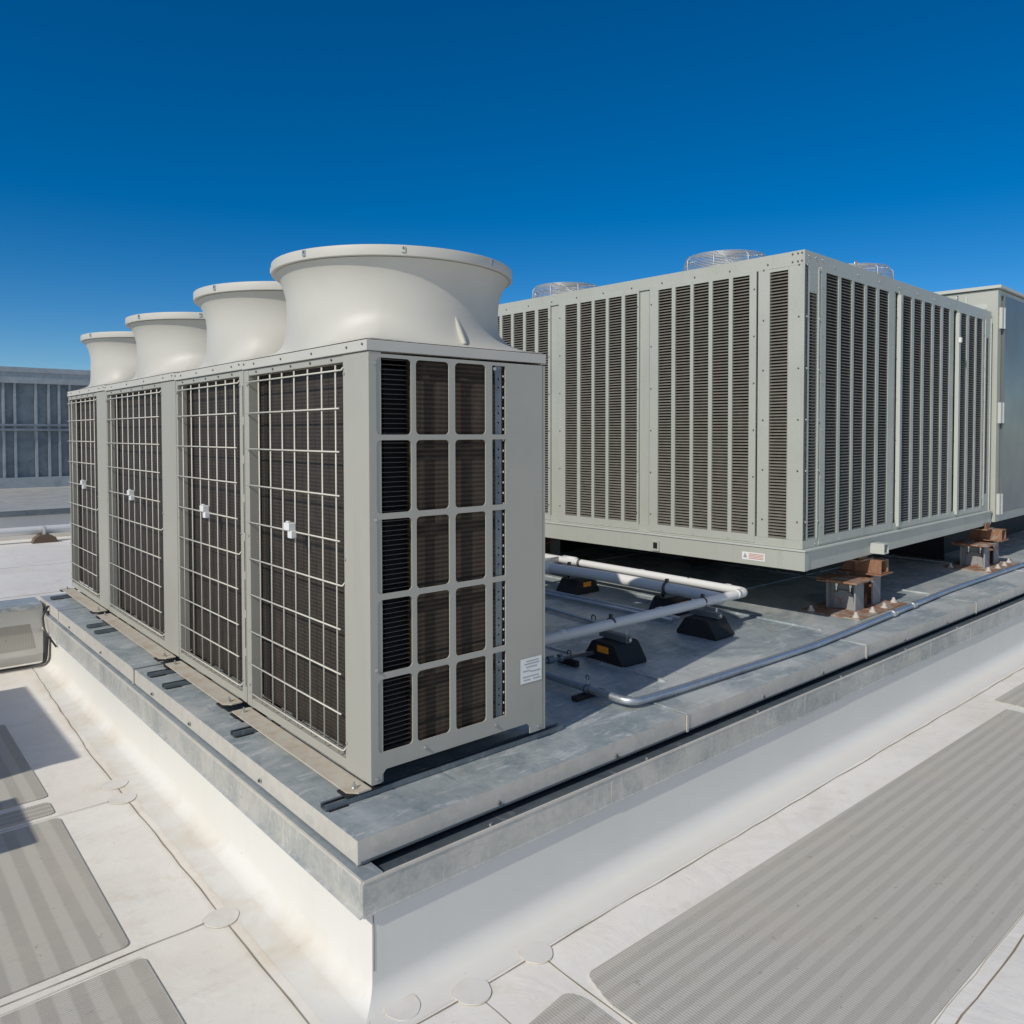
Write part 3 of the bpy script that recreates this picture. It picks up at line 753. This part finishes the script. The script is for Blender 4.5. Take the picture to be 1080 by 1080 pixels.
def stand(loc, rot, label, yellow):
    t = thing('pipe_stand', label, 'pipe stand', (*loc, ZD + .001), rot, 'black rubber pipe stands')
    b_ = MB(); prof_ = [(-.16, 0), (.16, 0), (.16, .02), (.095, .115), (.075, .125), (-.075, .125), (-.095, .115), (-.16, .02)]
    b_.prism(prof_, 'x', -.11, .11, 'rubber'); b_.build('rubber_block', t, bevel=.006)
    MB().box(-.021, .021, -.115, .115, .126, .165, 'strut').box(-.012, .012, -.1155, .1155, .132, .16, 'black').build('channel', t)
    if yellow:
        y = MB(); 
        y.add([(-.1105, -.050, .060), (-.1105, .045, .060), (-.1105, .045, .100), (-.1105, -.050, .100)], [(0, 1, 2, 3)], 'yellow')
        y.build('yellow_label', t, loc=(0, -.0015, .0012))
    for s_ in (-1, 1):
        b2 = MB(); b2.cyl((0, s_ * .09, .165), .007, .03, 'steel', 6); b2.build('bolt', t)
    b2 = MB(); b2.cyl((.0, -.116, .145), .012, -.012, 'steel', 6, 'y'); b2.build('bolt', t)
stand((2.06, .62), R(-2), 'nearest black rubber pipe stand, with an orange label, by the condensing unit', True)
stand((2.98, .62), R(2), 'black rubber pipe stand under the pipe elbow, without a label facing us', False)
stand((3.34, 1.18), R(90), 'black rubber pipe stand mostly hidden behind the front pipe', True)
stand((3.36, 2.22), R(90), 'farthest black rubber pipe stand with orange label under the pipe couplings', True)

cd = thing('galvanised_conduit', 'long galvanised conduit bending and running beside the right edge of the deck', 'conduit', (0, 0, 0))
m = MB(); m.tube(fillet([(1.43, 2.2, ZD + .045), (1.44, .12, ZD + .045), (1.46, -.03, ZD + .04), (1.75, -.045, ZD + .035), (3.2, -.075, ZD + .028), (4.4, -.02, ZD + .03), (5.7, .05, ZD + .028), (7.7, .06, ZD + .03), (12.8, .09, ZD + .03)], .16, 10), .0205, 'galvpipe', 14); m.build('pipe', cd)
for x_, y_ in ((4.46, -.017), (4.86, .004)):
    m = MB(); m.tube([(x_ - .035, y_ - .002, ZD + .03), (x_ + .035, y_ + .002, ZD + .03)], .028, 'steel', 10, smooth=False); m.cyl((x_, y_ - .028, ZD + .04), .006, -.008, 'steel', 6, 'y'); m.build('coupling', cd)
m = MB(); m.box(1.34, 1.55, .235, .275, ZD + .001, ZD + .022, 'rubber'); m.tube([(1.437, .245, ZD + .045), (1.437, .262, ZD + .045)], .026, 'strut', 10); m.cyl((1.437, .253, ZD + .07), .005, .028, 'steel', 6); m.tube([(1.437, .253 + .012 * math.cos(a), ZD + .105 + .012 * math.sin(a)) for a in [R(30 * k) for k in range(13)]], .003, 'darksteel', 6)
m.build('clamp', cd)
ce = thing('short_conduit', 'short thin conduit with threaded couplings leaving the side of the condensing unit', 'conduit', (0, 0, 0))
m = MB(); m.tube([(.95, .86, .02), (1.95, .70, .012)], .014, 'galvpipe', 12); m.build('pipe', ce)
for a_, b_ in ((1.52, 1.60), (1.62, 1.66), (1.70, 1.72)):
    m = MB(); m.tube([(a_, .86 - (a_ - .95) * .16, .016), (b_, .86 - (b_ - .95) * .16, .016)], .024, 'strut', 8, smooth=False); m.build('coupling', ce)
m = MB(); m.box(1.76, 1.79, .66, .82, ZD + .001, .0, 'rubber'); m.tube([(1.775, .73 + .016 * math.cos(a), .035 + .016 * math.sin(a)) for a in [R(30 * k) for k in range(13)]], .004, 'darksteel', 6); m.build('clamp', ce)
cf = thing('thin_conduit', 'thin dark conduit lying on the shaded deck behind the front pipe', 'conduit', (0, 0, 0))
m = MB(); m.tube([(2.72, 3.2, ZD + .02), (2.66, 1.9, ZD + .02), (2.60, 1.15, ZD + .02)], .013, 'galvpipe', 10); m.build('pipe', cf)
m = MB(); m.tube([(2.62, 1.33 + .02 * math.cos(a), ZD + .045 + .02 * math.sin(a)) for a in [R(30 * k) for k in range(13)]], .005, 'darksteel', 6); m.box(2.56, 2.68, 1.31, 1.35, ZD + .001, ZD + .007, 'strut'); m.build('clamp', cf)
ch = thing('thin_conduit', 'bare metal tube pair lying beyond the thicker white pipe on the deck', 'conduit', (0, 0, 0))
m = MB(); m.tube([(2.98, 4.6, ZD + .03), (3.0, 2.4, ZD + .03), (3.05, .95, ZD + .03)], .016, 'galvpipe', 10); m.tube([(3.08, 4.6, ZD + .03), (3.10, 2.4, ZD + .03), (3.13, .95, ZD + .03)], .012, 'galvpipe', 10); m.build('pipe', ch)

# ---------------------------------------------------------------- big air cooled unit
BX, BY, BR_ = 3.5868, .2415, .0377  # unit rescaled about the camera; position and sizes baked in as plain numbers
bu = thing('rooftop_chiller', 'large grey green louvered rooftop unit standing right of the condensing units', 'rooftop unit', (BX, BY, 0), BR_)
LX, LY, ZB, ZTOP = 4.107, 3.75, .380, 2.620
# maps (u along the face, d outward, z)
FL = lambda u, d, z: (-d, u, z)
FR = lambda u, d, z: (u, -d, z)
def fbox(mb, F, u0, u1, d0, d1, z0, z1, m):
    a = F(u0, d0, z0); b = F(u1, d1, z1)
    mb.box(min(a[0], b[0]), max(a[0], b[0]), min(a[1], b[1]), max(a[1], b[1]), z0, z1, m)
def bolt(mb, F, u, z, d=0.0, m='bolt', r=.0075):
    a = F(u, d, z)
    if m == 'bolt': m = 'darksteel' if F is FL else 'steel'
    if F is FL: mb.cyl(a, r, -.004, m, 6, 'x')
    else: mb.cyl(a, r, -.005, m, 6, 'y')
fr = MB()
# perimeter rails
fbox(fr, FL, 0, LY, -.05, .0, 2.520, ZTOP, 'grey'); fbox(fr, FR, .0505, LX, -.05, .0, 2.520, ZTOP, 'grey')
fbox(fr, FL, 0, LY, -.05, .0, .530, .590, 'grey'); fbox(fr, FR, .0505, LX, -.05, .0, .530, .590, 'grey')
# corner post
fbox(fr, FL, 0, .118, -.05, .001, .590, 2.520, 'grey'); fbox(fr, FR, .0005, .070, -.049, .0, .590, 2.520, 'grey')
fbox(fr, FL, .268, .355, -.05, .001, .590, 2.520, 'grey')
fbox(fr, FR, .200, .222, -.05, .004, .590, 2.520, 'greylight')
fbox(fr, FR, .070, .200, -.04, .001, 2.345, 2.520, 'grey')
# recessed channels between the panels
for u0, u1 in ((1.345, 1.44), (2.372, 2.466), (3.40, 3.75)): fbox(fr, FL, u0, u1, -.05, -.012, .590, 2.520, 'grey')
for u0, u1 in ((1.560, 1.640), (2.965, 3.045), (3.88, 3.93)): fbox(fr, FR, u0, u1, -.05, -.02, .590, 2.520, 'grey')
fbox(fr, FR, 4.05, LX, -.05, 0, .590, 2.520, 'grey'); fbox(fr, FR, 3.93, 4.05, -.04, 0, 2.345, 2.52, 'grey'); fbox(fr, FR, 3.93, 4.05, -.04, 0, .59, .70, 'grey')
fbox(fr, FR, 3.905, 3.93, -.05, .006, .590, 2.520, 'greylight'); fbox(fr, FR, LX - .02, LX, -.05, .008, .530, 2.55, 'greylight')
# top sheet, back, far side, floor
fr.box(.0505, LX, .0505, LY, ZTOP - .03, ZTOP - .003, 'grey'); fr.box(.06, LX, LY - .02, LY, .55, 2.52, 'grey'); fr.box(LX - .03, LX, .06, LY - .02, .59, 2.52, 'grey'); fr.box(.06, LX - .04, .06, LY - .03, .50, .53, 'grey')
for z in [.72 + .36 * k for k in range(6)]:
    bolt(fr, FL, .04, z, .001); bolt(fr, FL, .31, z, .001); bolt(fr, FR, .036, z, .0); bolt(fr, FR, .211, z, .004)
for u in (.02, .05, .09): bolt(fr, FL, u, 2.60, 0, 'darksteel', .008); bolt(fr, FL, u, 2.545, 0, 'darksteel', .008)
for u in [.28 + .31 * k for k in range(11)]: bolt(fr, FL, u, 2.555, 0, 'darksteel', .008); bolt(fr, FL, u, .555, 0, 'greylight', .008)
for u in [.06, .16, .26] + [.45 + .4 * k for k in range(9)]: bolt(fr, FR, u, 2.585 if u < .3 else 2.56, 0, 'steel', .008); bolt(fr, FR, u + .12, .555, 0, 'steel', .008)
fr.build('frame', bu, bevel=.003)
# bottom skid rail with projecting lip
sk = MB()
fbox(sk, FL, -.028, LY, -.04, .020, ZB, .513, 'grey'); fbox(sk, FR, .0405, LX + .02, -.04, .020, ZB, .513, 'grey')
fbox(sk, FL, -.034, LY, -.04, .027, .515, .529, 'greylight'); fbox(sk, FR, .0405, LX + .02, -.04, .034, .515, .529, 'greylight')
sk.box(LX - .02, LX + .02, .041, LY, ZB, .513, 'grey'); sk.box(.041, LX - .021, LY - .04, LY, ZB, .513, 'grey')
for yy in (1.2, 2.4): sk.box(.05, LX - .03, yy, yy + .08, ZB + .01, .49, 'grey')
sk.build('base_rail', bu, bevel=.003)
MB().box(LX - .10, LX - .06, .40, LY - .1, ZD + .002, ZB - .002, 'rubber').build('light_blocker', bu)  # added sheet keeping far-side light out from under the unit
MB().box(.55, LX - .11, LY - .12, LY - .08, ZD + .002, ZB - .002, 'rubber').build('light_blocker', bu)  # second added sheet, darkening the deck below the left end
for F, u, label in ((FL, 1.245, None), (FR, .50, None)):
    m = MB()
    if F is FL:
        fbox(m, F, u - .035, u + .035, .021, .030, ZB + .012, ZB + .095, 'grey'); fbox(m, F, u - .018, u + .022, .0305, .0315, ZB + .03, ZB + .08, 'black')
        m.build('lifting_hole', bu)
m = MB()
for a_, b_, c_, d_ in ((0, .09, 0, .010), (0, .09, .072, .082), (0, .010, .010, .072), (.080, .09, .010, .072)):
    m.box(1.08 + a_, 1.08 + b_, -.13, -.021, .395 + c_, .395 + d_, 'greylight')
m.build('lifting_bracket', bu)
# stickers
m = MB(); x_ = -.0215
m.add([(x_, .275, .415), (x_, .46, .415), (x_, .46, .472), (x_, .275, .472)], [(0, 3, 2, 1)], 'sticker')
for z_ in (.458, .447, .436, .425): m.add([(x_ - .001, .285, z_), (x_ - .001, .405, z_), (x_ - .001, .405, z_ + .005), (x_ - .001, .285, z_ + .005)], [(0, 3, 2, 1)], 'redink')
m.add([(x_ - .001, .418, .43), (x_ - .001, .450, .43), (x_ - .001, .434, .466)], [(0, 1, 2)], 'ink')
m.build('sticker', bu)

def panel(F, cols, u0, u1, z0, z1, zh0, zh1, name='louver_panel', d=.004, bolts=True, slat_d=0.0):
    mb = MB(); edges = [u0] + [v for c in cols for v in c] + [u1]
    fbox(mb, F, u0, u1, -.012, d, z0, zh0, 'grey'); fbox(mb, F, u0, u1, -.012, d, zh1, z1, 'grey')
    for i in range(0, len(edges), 2): fbox(mb, F, edges[i], edges[i + 1], -.012, d, zh0, zh1, 'grey')
    n = int((zh1 - zh0) / .0224); p = (zh1 - zh0) / n
    for a, b in cols:
        for k in range(n):
            z = zh0 + p * k
            # a punched louver blade: outer lip low, inner edge high
            pts = [(.000, z + .0025), (-.003, z + .0085), (-.016, z + .0150), (-.016, z + .0140), (-.005, z + .0070), (-.0015, z + .0015)]
            vs = [F(a, q[0], q[1]) for q in pts] + [F(b, q[0], q[1]) for q in pts]
            mb.add(vs, [(i, (i + 1) % 6, (i + 1) % 6 + 6, i + 6) for i in range(6)], 'slat')
    if bolts:
        for k in range(6):
            z = z0 + .14 + (z1 - z0 - .28) * k / 5
            bolt(mb, F, u0 + .016, z, d, 'bolt', .006); bolt(mb, F, u1 - .016, z, d, 'bolt', .006)
    return mb.build(name, bu, bevel=0)
ZL0, ZL1 = .603, 2.503
panel(FL, [(.123, .263)], .1185, .2675, .591, 2.519, .590 + .002, 2.498, 'louver_panel', .0, False)
panel(FL, [(.424, .564), (.596, .738), (.771, .909), (.938, 1.078), (1.113, 1.244)], .368, 1.330, .545, 2.535, ZL0, ZL1)
panel(FL, [(1.459, 1.590), (1.625, 1.767), (1.799, 1.929), (1.960, 2.094), (2.132, 2.277)], 1.4405, 2.358, .545, 2.535, ZL0 + .003, ZL1)
panel(FL, [(2.495, 2.626), (2.670, 2.795), (2.830, 2.963), (2.999, 3.128), (3.165, 3.295)], 2.466, 3.385, .545, 2.535, ZL0, ZL1)
panel(FR, [(.075, .190)], .0705, .1995, .591, 2.345, .600, 2.335, 'louver_panel', .0, False)
panel(FR, [(.320, .517), (.560, .744), (.784, .969), (1.016, 1.194), (1.246, 1.434)], .240, 1.550, .545, 2.535, ZL0, ZL1)
panel(FR, [(1.735, 1.922), (1.982, 2.161), (2.219, 2.398), (2.456, 2.626), (2.683, 2.858)], 1.650, 2.950, .545, 2.535, .575, ZL1 + .01)
panel(FR, [(3.169, 3.336), (3.405, 3.588), (3.637, 3.818)], 3.080, 3.865, .545, 2.535, .570, ZL1 + .01)
panel(FR, [(3.955, 4.035)], 3.935, 4.049, .70, 2.345, .71, 2.335, 'louver_panel', .0, False)
for F, u in ((FR, 1.6535), (FR, 3.0735)):
    m = MB(); fbox(m, F, u - .012, u - .004, -.012, .022, .56, 2.50, 'greylight'); m.build('door_edge', bu)
m = MB(); fbox(m, FR, 3.045, 3.075, .022, .045, 2.215, 2.262, 'clip'); fbox(m, FR, 3.075, 3.10, .022, .034, 2.225, 2.25, 'clip'); m.build('door_latch', bu)
# coil behind the louvers
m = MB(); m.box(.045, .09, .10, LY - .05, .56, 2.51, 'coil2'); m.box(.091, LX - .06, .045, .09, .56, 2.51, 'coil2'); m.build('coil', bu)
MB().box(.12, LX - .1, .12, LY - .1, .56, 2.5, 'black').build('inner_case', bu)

def guard(x, y, r, h):
    t = MB(); z0 = ZTOP + .0
    t.lathe([(r + .045, z0 - .002), (r + .04, z0 + .09), (r + .015, z0 + .13), (r - .02, z0 + .13), (r - .03, z0)], (x, y), 'greylight', 40)
    o = t.build('fan_ring', bu)
    w_ = MB()
    for k in range(14):
        z = z0 + .14 + (h - .14) * k / 13; rr = r + .012 - .03 * (k / 13) ** 3
        w_.tube([(x + rr * math.cos(a), y + rr * math.sin(a), z) for a in [2 * math.pi * j / 36 for j in range(37)]], .0028, 'guard', 5)
    for rr in [r - .03 - .022 * k for k in range(15)]:
        zz = z0 + h + .012 * (1 - rr / r)
        w_.tube([(x + rr * math.cos(a), y + rr * math.sin(a), zz) for a in [2 * math.pi * j / 30 for j in range(31)]], .0026, 'guard', 5)
    for k in range(8):
        a = 2 * math.pi * k / 8 + .3; c, s_ = math.cos(a), math.sin(a)
        w_.tube([(x + (r + .015) * c, y + (r + .015) * s_, z0 + .10), (x + (r + .012) * c, y + (r + .012) * s_, z0 + h - .04), (x + (r - .03) * c, y + (r - .03) * s_, z0 + h), (x + .03 * c, y + .03 * s_, z0 + h + .012)], .0045, 'guard', 6)
    w_.build('wire_guard', o)
for x, y in ((1.15, 1.35), (2.52, .80), (1.15, 3.35)): guard(x, y, .37, .325)
for x, y in ((.95, .06), (3.25, .06), (.10, 2.75)):
    m = MB(); m.tube([(x + .02, y, ZTOP - .01), (x + .02, y, ZTOP + .05)] + [(x + .02 * math.cos(a), y, ZTOP + .05 + .02 * math.sin(a)) for a in [R(30 * k) for k in range(1, 7)]] + [(x - .02, y, ZTOP - .01)], .006, 'steel', 8); m.build('lifting_eye', bu)

# end cabinet: taller, flat blue grey door
ec = thing('end_cabinet', 'taller flat sided blue grey cabinet at the right end behind the louvered unit', 'cabinet', (BX, BY, 0), BR_)
m = MB(); ex0, ex1, ey0 = 4.16, 9.2, -.045
m.box(ex0, ex1, ey0, 3.4, ZB + .02, 2.86, 'grey'); m.build('body', ec, bevel=.004)
MB().box(ex0 + .2, ex1 - .1, .55, 3.3, ZD + .002, ZB + .018, 'rubber').build('base', ec)  # added dark block shutting out light under the cabinet, not a real base
m = MB(); m.prism([(ey0 - .035, 2.868), (ey0 - .035, 2.90), (3.43, 2.93), (3.43, 2.868)], 'x', ex0 - .03, ex1 + .03, 'greylight'); m.build('roof_cap', ec, bevel=.003)
for a_, b_ in ((.12, 2.3), (2.34, 4.9)):
    m = MB(); m.box(ex0 + a_, ex0 + b_, ey0 - .035, ey0 - .001, .50, 2.80, 'bluegrey'); m.build('door', ec, bevel=.006)
m = MB(); m.box(ex0 - .004, ex0 - .0005, ey0 + .1, 3.3, 2.66, 2.72, 'greylight')
for yy in (.25, .62, 1.0, 1.5): m.box(ex0 - .010, ex0 - .0005, yy, yy + .02, 2.5, 2.82, 'greylight')
m.build('side_trim', ec)
for z in (2.55, 1.55, .58):
    m = MB(); m.box(ex0 + .045, ex0 + .115, ey0 - .030, ey0 - .001, z - .10, z + .12, 'greylight'); m.cyl((ex0 + .115, ey0 - .032, z - .10), .012, .22, 'steel', 10); m.build('hinge', ec)

# steel feet of the big unit
def foot(loc, rot, label):
    t = thing('steel_support', label, 'support stand', (*loc, ZD + .001), rot, 'rusty steel supports under the rooftop unit')
    MB().prism([(-.02, -.01), (.82, -.03), (.82, .44), (-.02, .46)], 'z', 0, .008, 'plate').build('base_plate', t)
    # short H column, its web facing sideways, under a doubled cap plate
    m = MB(); m.box(.215, .365, .125, .137, .008, .222, 'rustlight'); m.box(.215, .365, .345, .357, .008, .222, 'rustlight'); m.box(.278, .290, .137, .345, .008, .222, 'rustlight')
    m.prism([(.150, .008), (.325, .008), (.300, .15), (.175, .15)], 'x', .262, .278, 'rustlight'); m.build('column', t)
    m = MB(); m.box(.13, .50, .09, .40, .223, .233, 'rust'); m.box(.105, .40, .07, .31, .234, .246, 'plate'); m.box(.16, .40, .31, .42, .234, .246, 'rust'); m.build('cap_plate', t)
    m = MB(); m.box(.555, .705, .135, .147, .008, .262, 'rustlight'); m.box(.555, .705, .345, .357, .008, .262, 'rustlight'); m.box(.62, .632, .147, .345, .008, .262, 'rust'); m.prism([(.47, .008), (.555, .008), (.555, .10)], 'y', .18, .19, 'rust'); m.build('column', t)
    m = MB()
    m.box(.53, .538, .06, .27, .263, .372, 'rust'); m.box(.662, .67, .06, .27, .263, .372, 'rust'); m.box(.538, .662, .06, .27, .263, .272, 'rust'); m.box(.538, .662, .06, .27, .364, .372, 'rust')
    m.box(.50, .74, .05, .40, .2525, .2625, 'rust')
    m.prism([(.271, .263), (.40, .263), (.34, .365), (.271, .365)], 'x', .545, .66, 'rust'); m.build('square_tube', t, bevel=.002)
    m = MB(); m.box(.36, .60, .15, .30, .3735, .383, 'plate'); m.box(.40, .54, .175, .185, .383, .44, 'rust'); m.box(.40, .54, .26, .27, .383, .44, 'rust'); m.build('hanger_bracket', t)
    m = MB()
    for k in range(6):
        m.tube([(.45 + .03 * math.cos(a), .22 + .03 * math.sin(a), .03 + .03 * k + .03 * a / 6.28) for a in [R(45 * j) for j in range(9)]], .007, 'rust', 6)
    m.build('spring', t)
    for by_ in (.175, .285):
        m = MB(); m.cyl((.235, by_, .185), .015, .037, 'steel', 6); m.cyl((.235, by_, .150), .008, .035, 'steel', 8); m.cyl((.235, by_, .135), .012, .016, 'darksteel', 8); m.build('bolt', t)
    for sx_, sy_ in ((.03, .04), (.30, .03), (.52, .03), (.78, .06), (.01, .38), (.78, .38)):
        m = MB(); m.cyl((sx_, sy_, .008), .028, .014, 'sealant', 12, 'z', .020); m.cyl((sx_, sy_, .022), .018, .026, 'sealant', 10, 'z', .008); m.build('sealant_cone', t)
    return t
foot((4.17, .105), R(2.1), 'nearest rusty steel support, under the front edge of the louvered unit')
foot((7.08, .16), R(2.1), 'second rusty steel support, near the right edge below the blue grey cabinet')
foot((3.70, 3.35), R(2.1), 'far steel support in the dark under the left end of the louvered unit')
# horizontal tank slung under the unit
o = MB().cyl((5.0, 2.2, .16), .15, 1.6, 'rubber', 20, 'x').build('drain_drum'); tag(o, 'dark round drum in the deep shade under the louvered unit', 'drum')

# ---------------------------------------------------------------- far platform, pipe and metal screen
fp = thing('far_platform', 'distant low platform with grey metal cap beyond the open roof at left', 'platform', (0, 14.1, ZR))
MB().box(-30, 25, 0, 9, 0, .44, 'membranewall').build('base_wall', fp)
MB().box(-30, 25, -.04, 9, .44, .53, 'flash').box(-30, 25, -.06, -.045, .43, .535, 'strut').build('cap', fp)
o = thing('far_pipe', 'long white pipe running in front of the distant platform', 'pipe', (0, 13.55, ZR))
MB().tube([(-30, 0, .21), (25, 0, .21)], .075, 'pvc', 16).build('pipe', o)
bl = thing('support_block', 'small brown support block under the far white pipe', 'support block', (1.30, 13.42, ZR))
MB().prism([(-.20, 0), (.20, 0), (.16, .09), (.08, .14), (-.08, .14), (-.16, .09)], 'y', -.10, .10, 'hrust').build('block', bl)
MB().cyl((0, 0, .14), .03, .14, 'steel', 8).build('bolt', bl)
SY = 21.2
sw = thing('metal_screen', 'distant galvanised metal screen wall with upright studs and a double rail', 'screen wall', (0, SY, ZD))
xa, xb = -9.0, 7.0
MB().box(xa, xb, .10, .13, .25, 2.72, 'screen').build('sheet', sw)
MB().box(xa, xb, -.06, .16, 2.70, 3.06, 'screenstud').box(xa, xb, -.09, -.062, 2.98, 3.11, 'screenstud').build('top_beam', sw)
MB().box(xa, xb, -.06, .16, .0, .27, 'screenstud').build('bottom_beam', sw)
x = xa + .25; i = 0
xsn = [1.81, 2.06, 2.53, 2.82, 3.06]
pat = [.25, .47, .29, .24, .45]
stud = [v for v in xsn]
v = 3.06; k = 0
while v < xb - .5: v += pat[k % 5]; stud.append(v); k += 1
v = 1.81; k = 4
while v > xa + .5: v -= pat[k % 5]; stud.insert(0, v); k -= 1
for x in stud[-42:]:
    wd = .055 if round(x * 37) % 3 else .10
    MB().box(x - wd / 2, x + wd / 2, -.02, .099, .271, 2.699, 'screenstud').build('stud', sw)
for zr_ in (1.50, 1.62):
    mm = MB(); mm.tube([(xa, -.06, zr_), (xb, -.06, zr_)], .032, 'screenstud', 10); mm.build('rail', sw)

# ---------------------------------------------------------------- units outside the left edge (their shadows fall on the pads)
def sidebox(loc, sx, sy, h, label):
    t = thing('roof_cabinet', label, 'roof cabinet', (*loc, ZR)); m = MB()
    m.box(-sx, 0, 0, sy, .12, h, 'grey'); m.box(-sx - .02, .02, -.02, sy + .02, h + .002, h + .03, 'greylight'); m.build('body', t, bevel=.004)
    for k in range(int((h - .5) / .16)):
        f = MB(); f.prism([(.001, .3 + k * .16), (.02, .31 + k * .16), (.001, .38 + k * .16)], 'y', .12, sy - .12, 'greylight'); f.build('louver_blade', t)
    for a in (-sx + .05, -.15):
        for b in (.05, sy - .15):
            l = MB(); l.box(a, a + .1, b, b + .1, 0, .12, 'strut'); l.build('leg', t)
import math as _m
el, az = R(38), R(10.6)
def caster(xs_, ya_, yb_, h, sx, label):
    # roof cabinet of height h whose near top edge throws its shadow line to x = xs_
    d = h / _m.tan(el); sidebox((xs_ - d * _m.cos(az), ya_ - d * _m.sin(az), 0)[:2], sx, yb_ - ya_, h, label)
caster(-.49, 2.60, 4.31, 1.75, .9, 'tall grey roof cabinet standing left of the frame, shading the far pad')
caster(-.865, 1.64, 2.20, 1.15, .6, 'low grey roof cabinet standing left of the frame, shading the narrow pad')

# ---------------------------------------------------------------- world, sun, camera
wd_ = bpy.data.worlds.new('World'); scene.world = wd_; wd_.use_nodes = True
nt = wd_.node_tree; bg = nt.nodes['Background']
sky = nt.nodes.new('ShaderNodeTexSky'); sky.sky_type = 'NISHITA'; sky.sun_disc = False
sky.sun_elevation = el; sky.sun_rotation = math.atan2(-math.cos(az), -math.sin(az)) % (2 * math.pi)
sky.altitude = 1800; sky.air_density = 1.0; sky.dust_density = .15; sky.ozone_density = 4.0
hs = nt.nodes.new('ShaderNodeHueSaturation'); hs.inputs['Saturation'].default_value = 1.42; hs.inputs['Value'].default_value = 1.0
hs.inputs['Hue'].default_value = .5015
nt.links.new(sky.outputs[0], hs.inputs['Color'])
# warm fill glow added to the sky behind the camera, brightening faces turned to it
tcw = nt.nodes.new('ShaderNodeTexCoord'); vd = nt.nodes.new('ShaderNodeVectorMath'); vd.operation = 'DOT_PRODUCT'
ga, ge = R(224), R(5); vd.inputs[1].default_value = (math.cos(ga) * math.cos(ge), math.sin(ga) * math.cos(ge), math.sin(ge))
nt.links.new(tcw.outputs['Generated'], vd.inputs[0])
mr = nt.nodes.new('ShaderNodeMapRange'); mr.interpolation_type = 'SMOOTHSTEP'; mr.inputs['From Min'].default_value = .05; mr.inputs['From Max'].default_value = 1.0
nt.links.new(vd.outputs['Value'], mr.inputs['Value'])
vs_ = nt.nodes.new('ShaderNodeVectorMath'); vs_.operation = 'SCALE'; vs_.inputs[0].default_value = (4.1, 3.3, 2.05)
nt.links.new(mr.outputs[0], vs_.inputs['Scale'])
va = nt.nodes.new('ShaderNodeVectorMath'); va.operation = 'ADD'
nt.links.new(hs.outputs[0], va.inputs[0]); nt.links.new(vs_.outputs[0], va.inputs[1]); nt.links.new(va.outputs[0], bg.inputs['Color'])
bg.inputs['Strength'].default_value = .09

sl = bpy.data.lights.new('sun', 'SUN'); sl.energy = 3.4; sl.angle = R(.53); sl.color = (1.0, .93, .82)
so = bpy.data.objects.new('sun', sl); col.objects.link(so)
to = Vector((-math.cos(el) * math.cos(az), -math.cos(el) * math.sin(az), math.sin(el)))
so.rotation_euler = to.to_track_quat('Z', 'Y').to_euler()

cam = bpy.data.cameras.new('camera'); co = bpy.data.objects.new('camera', cam); col.objects.link(co)
yaw, pit, rol = .85037, -.0282, -.00128
fw = Vector((math.cos(yaw) * math.cos(pit), math.sin(yaw) * math.cos(pit), math.sin(pit)))
rt = Vector((math.sin(yaw), -math.cos(yaw), 0)); up = rt.cross(fw)
r2 = rt * math.cos(rol) + up * math.sin(rol); u2 = -rt * math.sin(rol) + up * math.cos(rol)
mt = Matrix(((r2.x, u2.x, -fw.x), (r2.y, u2.y, -fw.y), (r2.z, u2.z, -fw.z))).to_4x4()
mt.translation = (-1.51191, -2.58201, 1.34301); co.matrix_world = mt
cam.sensor_width = 36; cam.lens = 829.2 / 1080 * 36
cam.shift_x = -(549.54 - 540) / 1080; cam.shift_y = (481.05 - 540) / 1080
cam.clip_start = .05; cam.clip_end = 500
scene.camera = co
scene.view_settings.view_transform = 'Standard'; scene.view_settings.look = 'None'
scene.view_settings.exposure = 0; scene.view_settings.gamma = 1
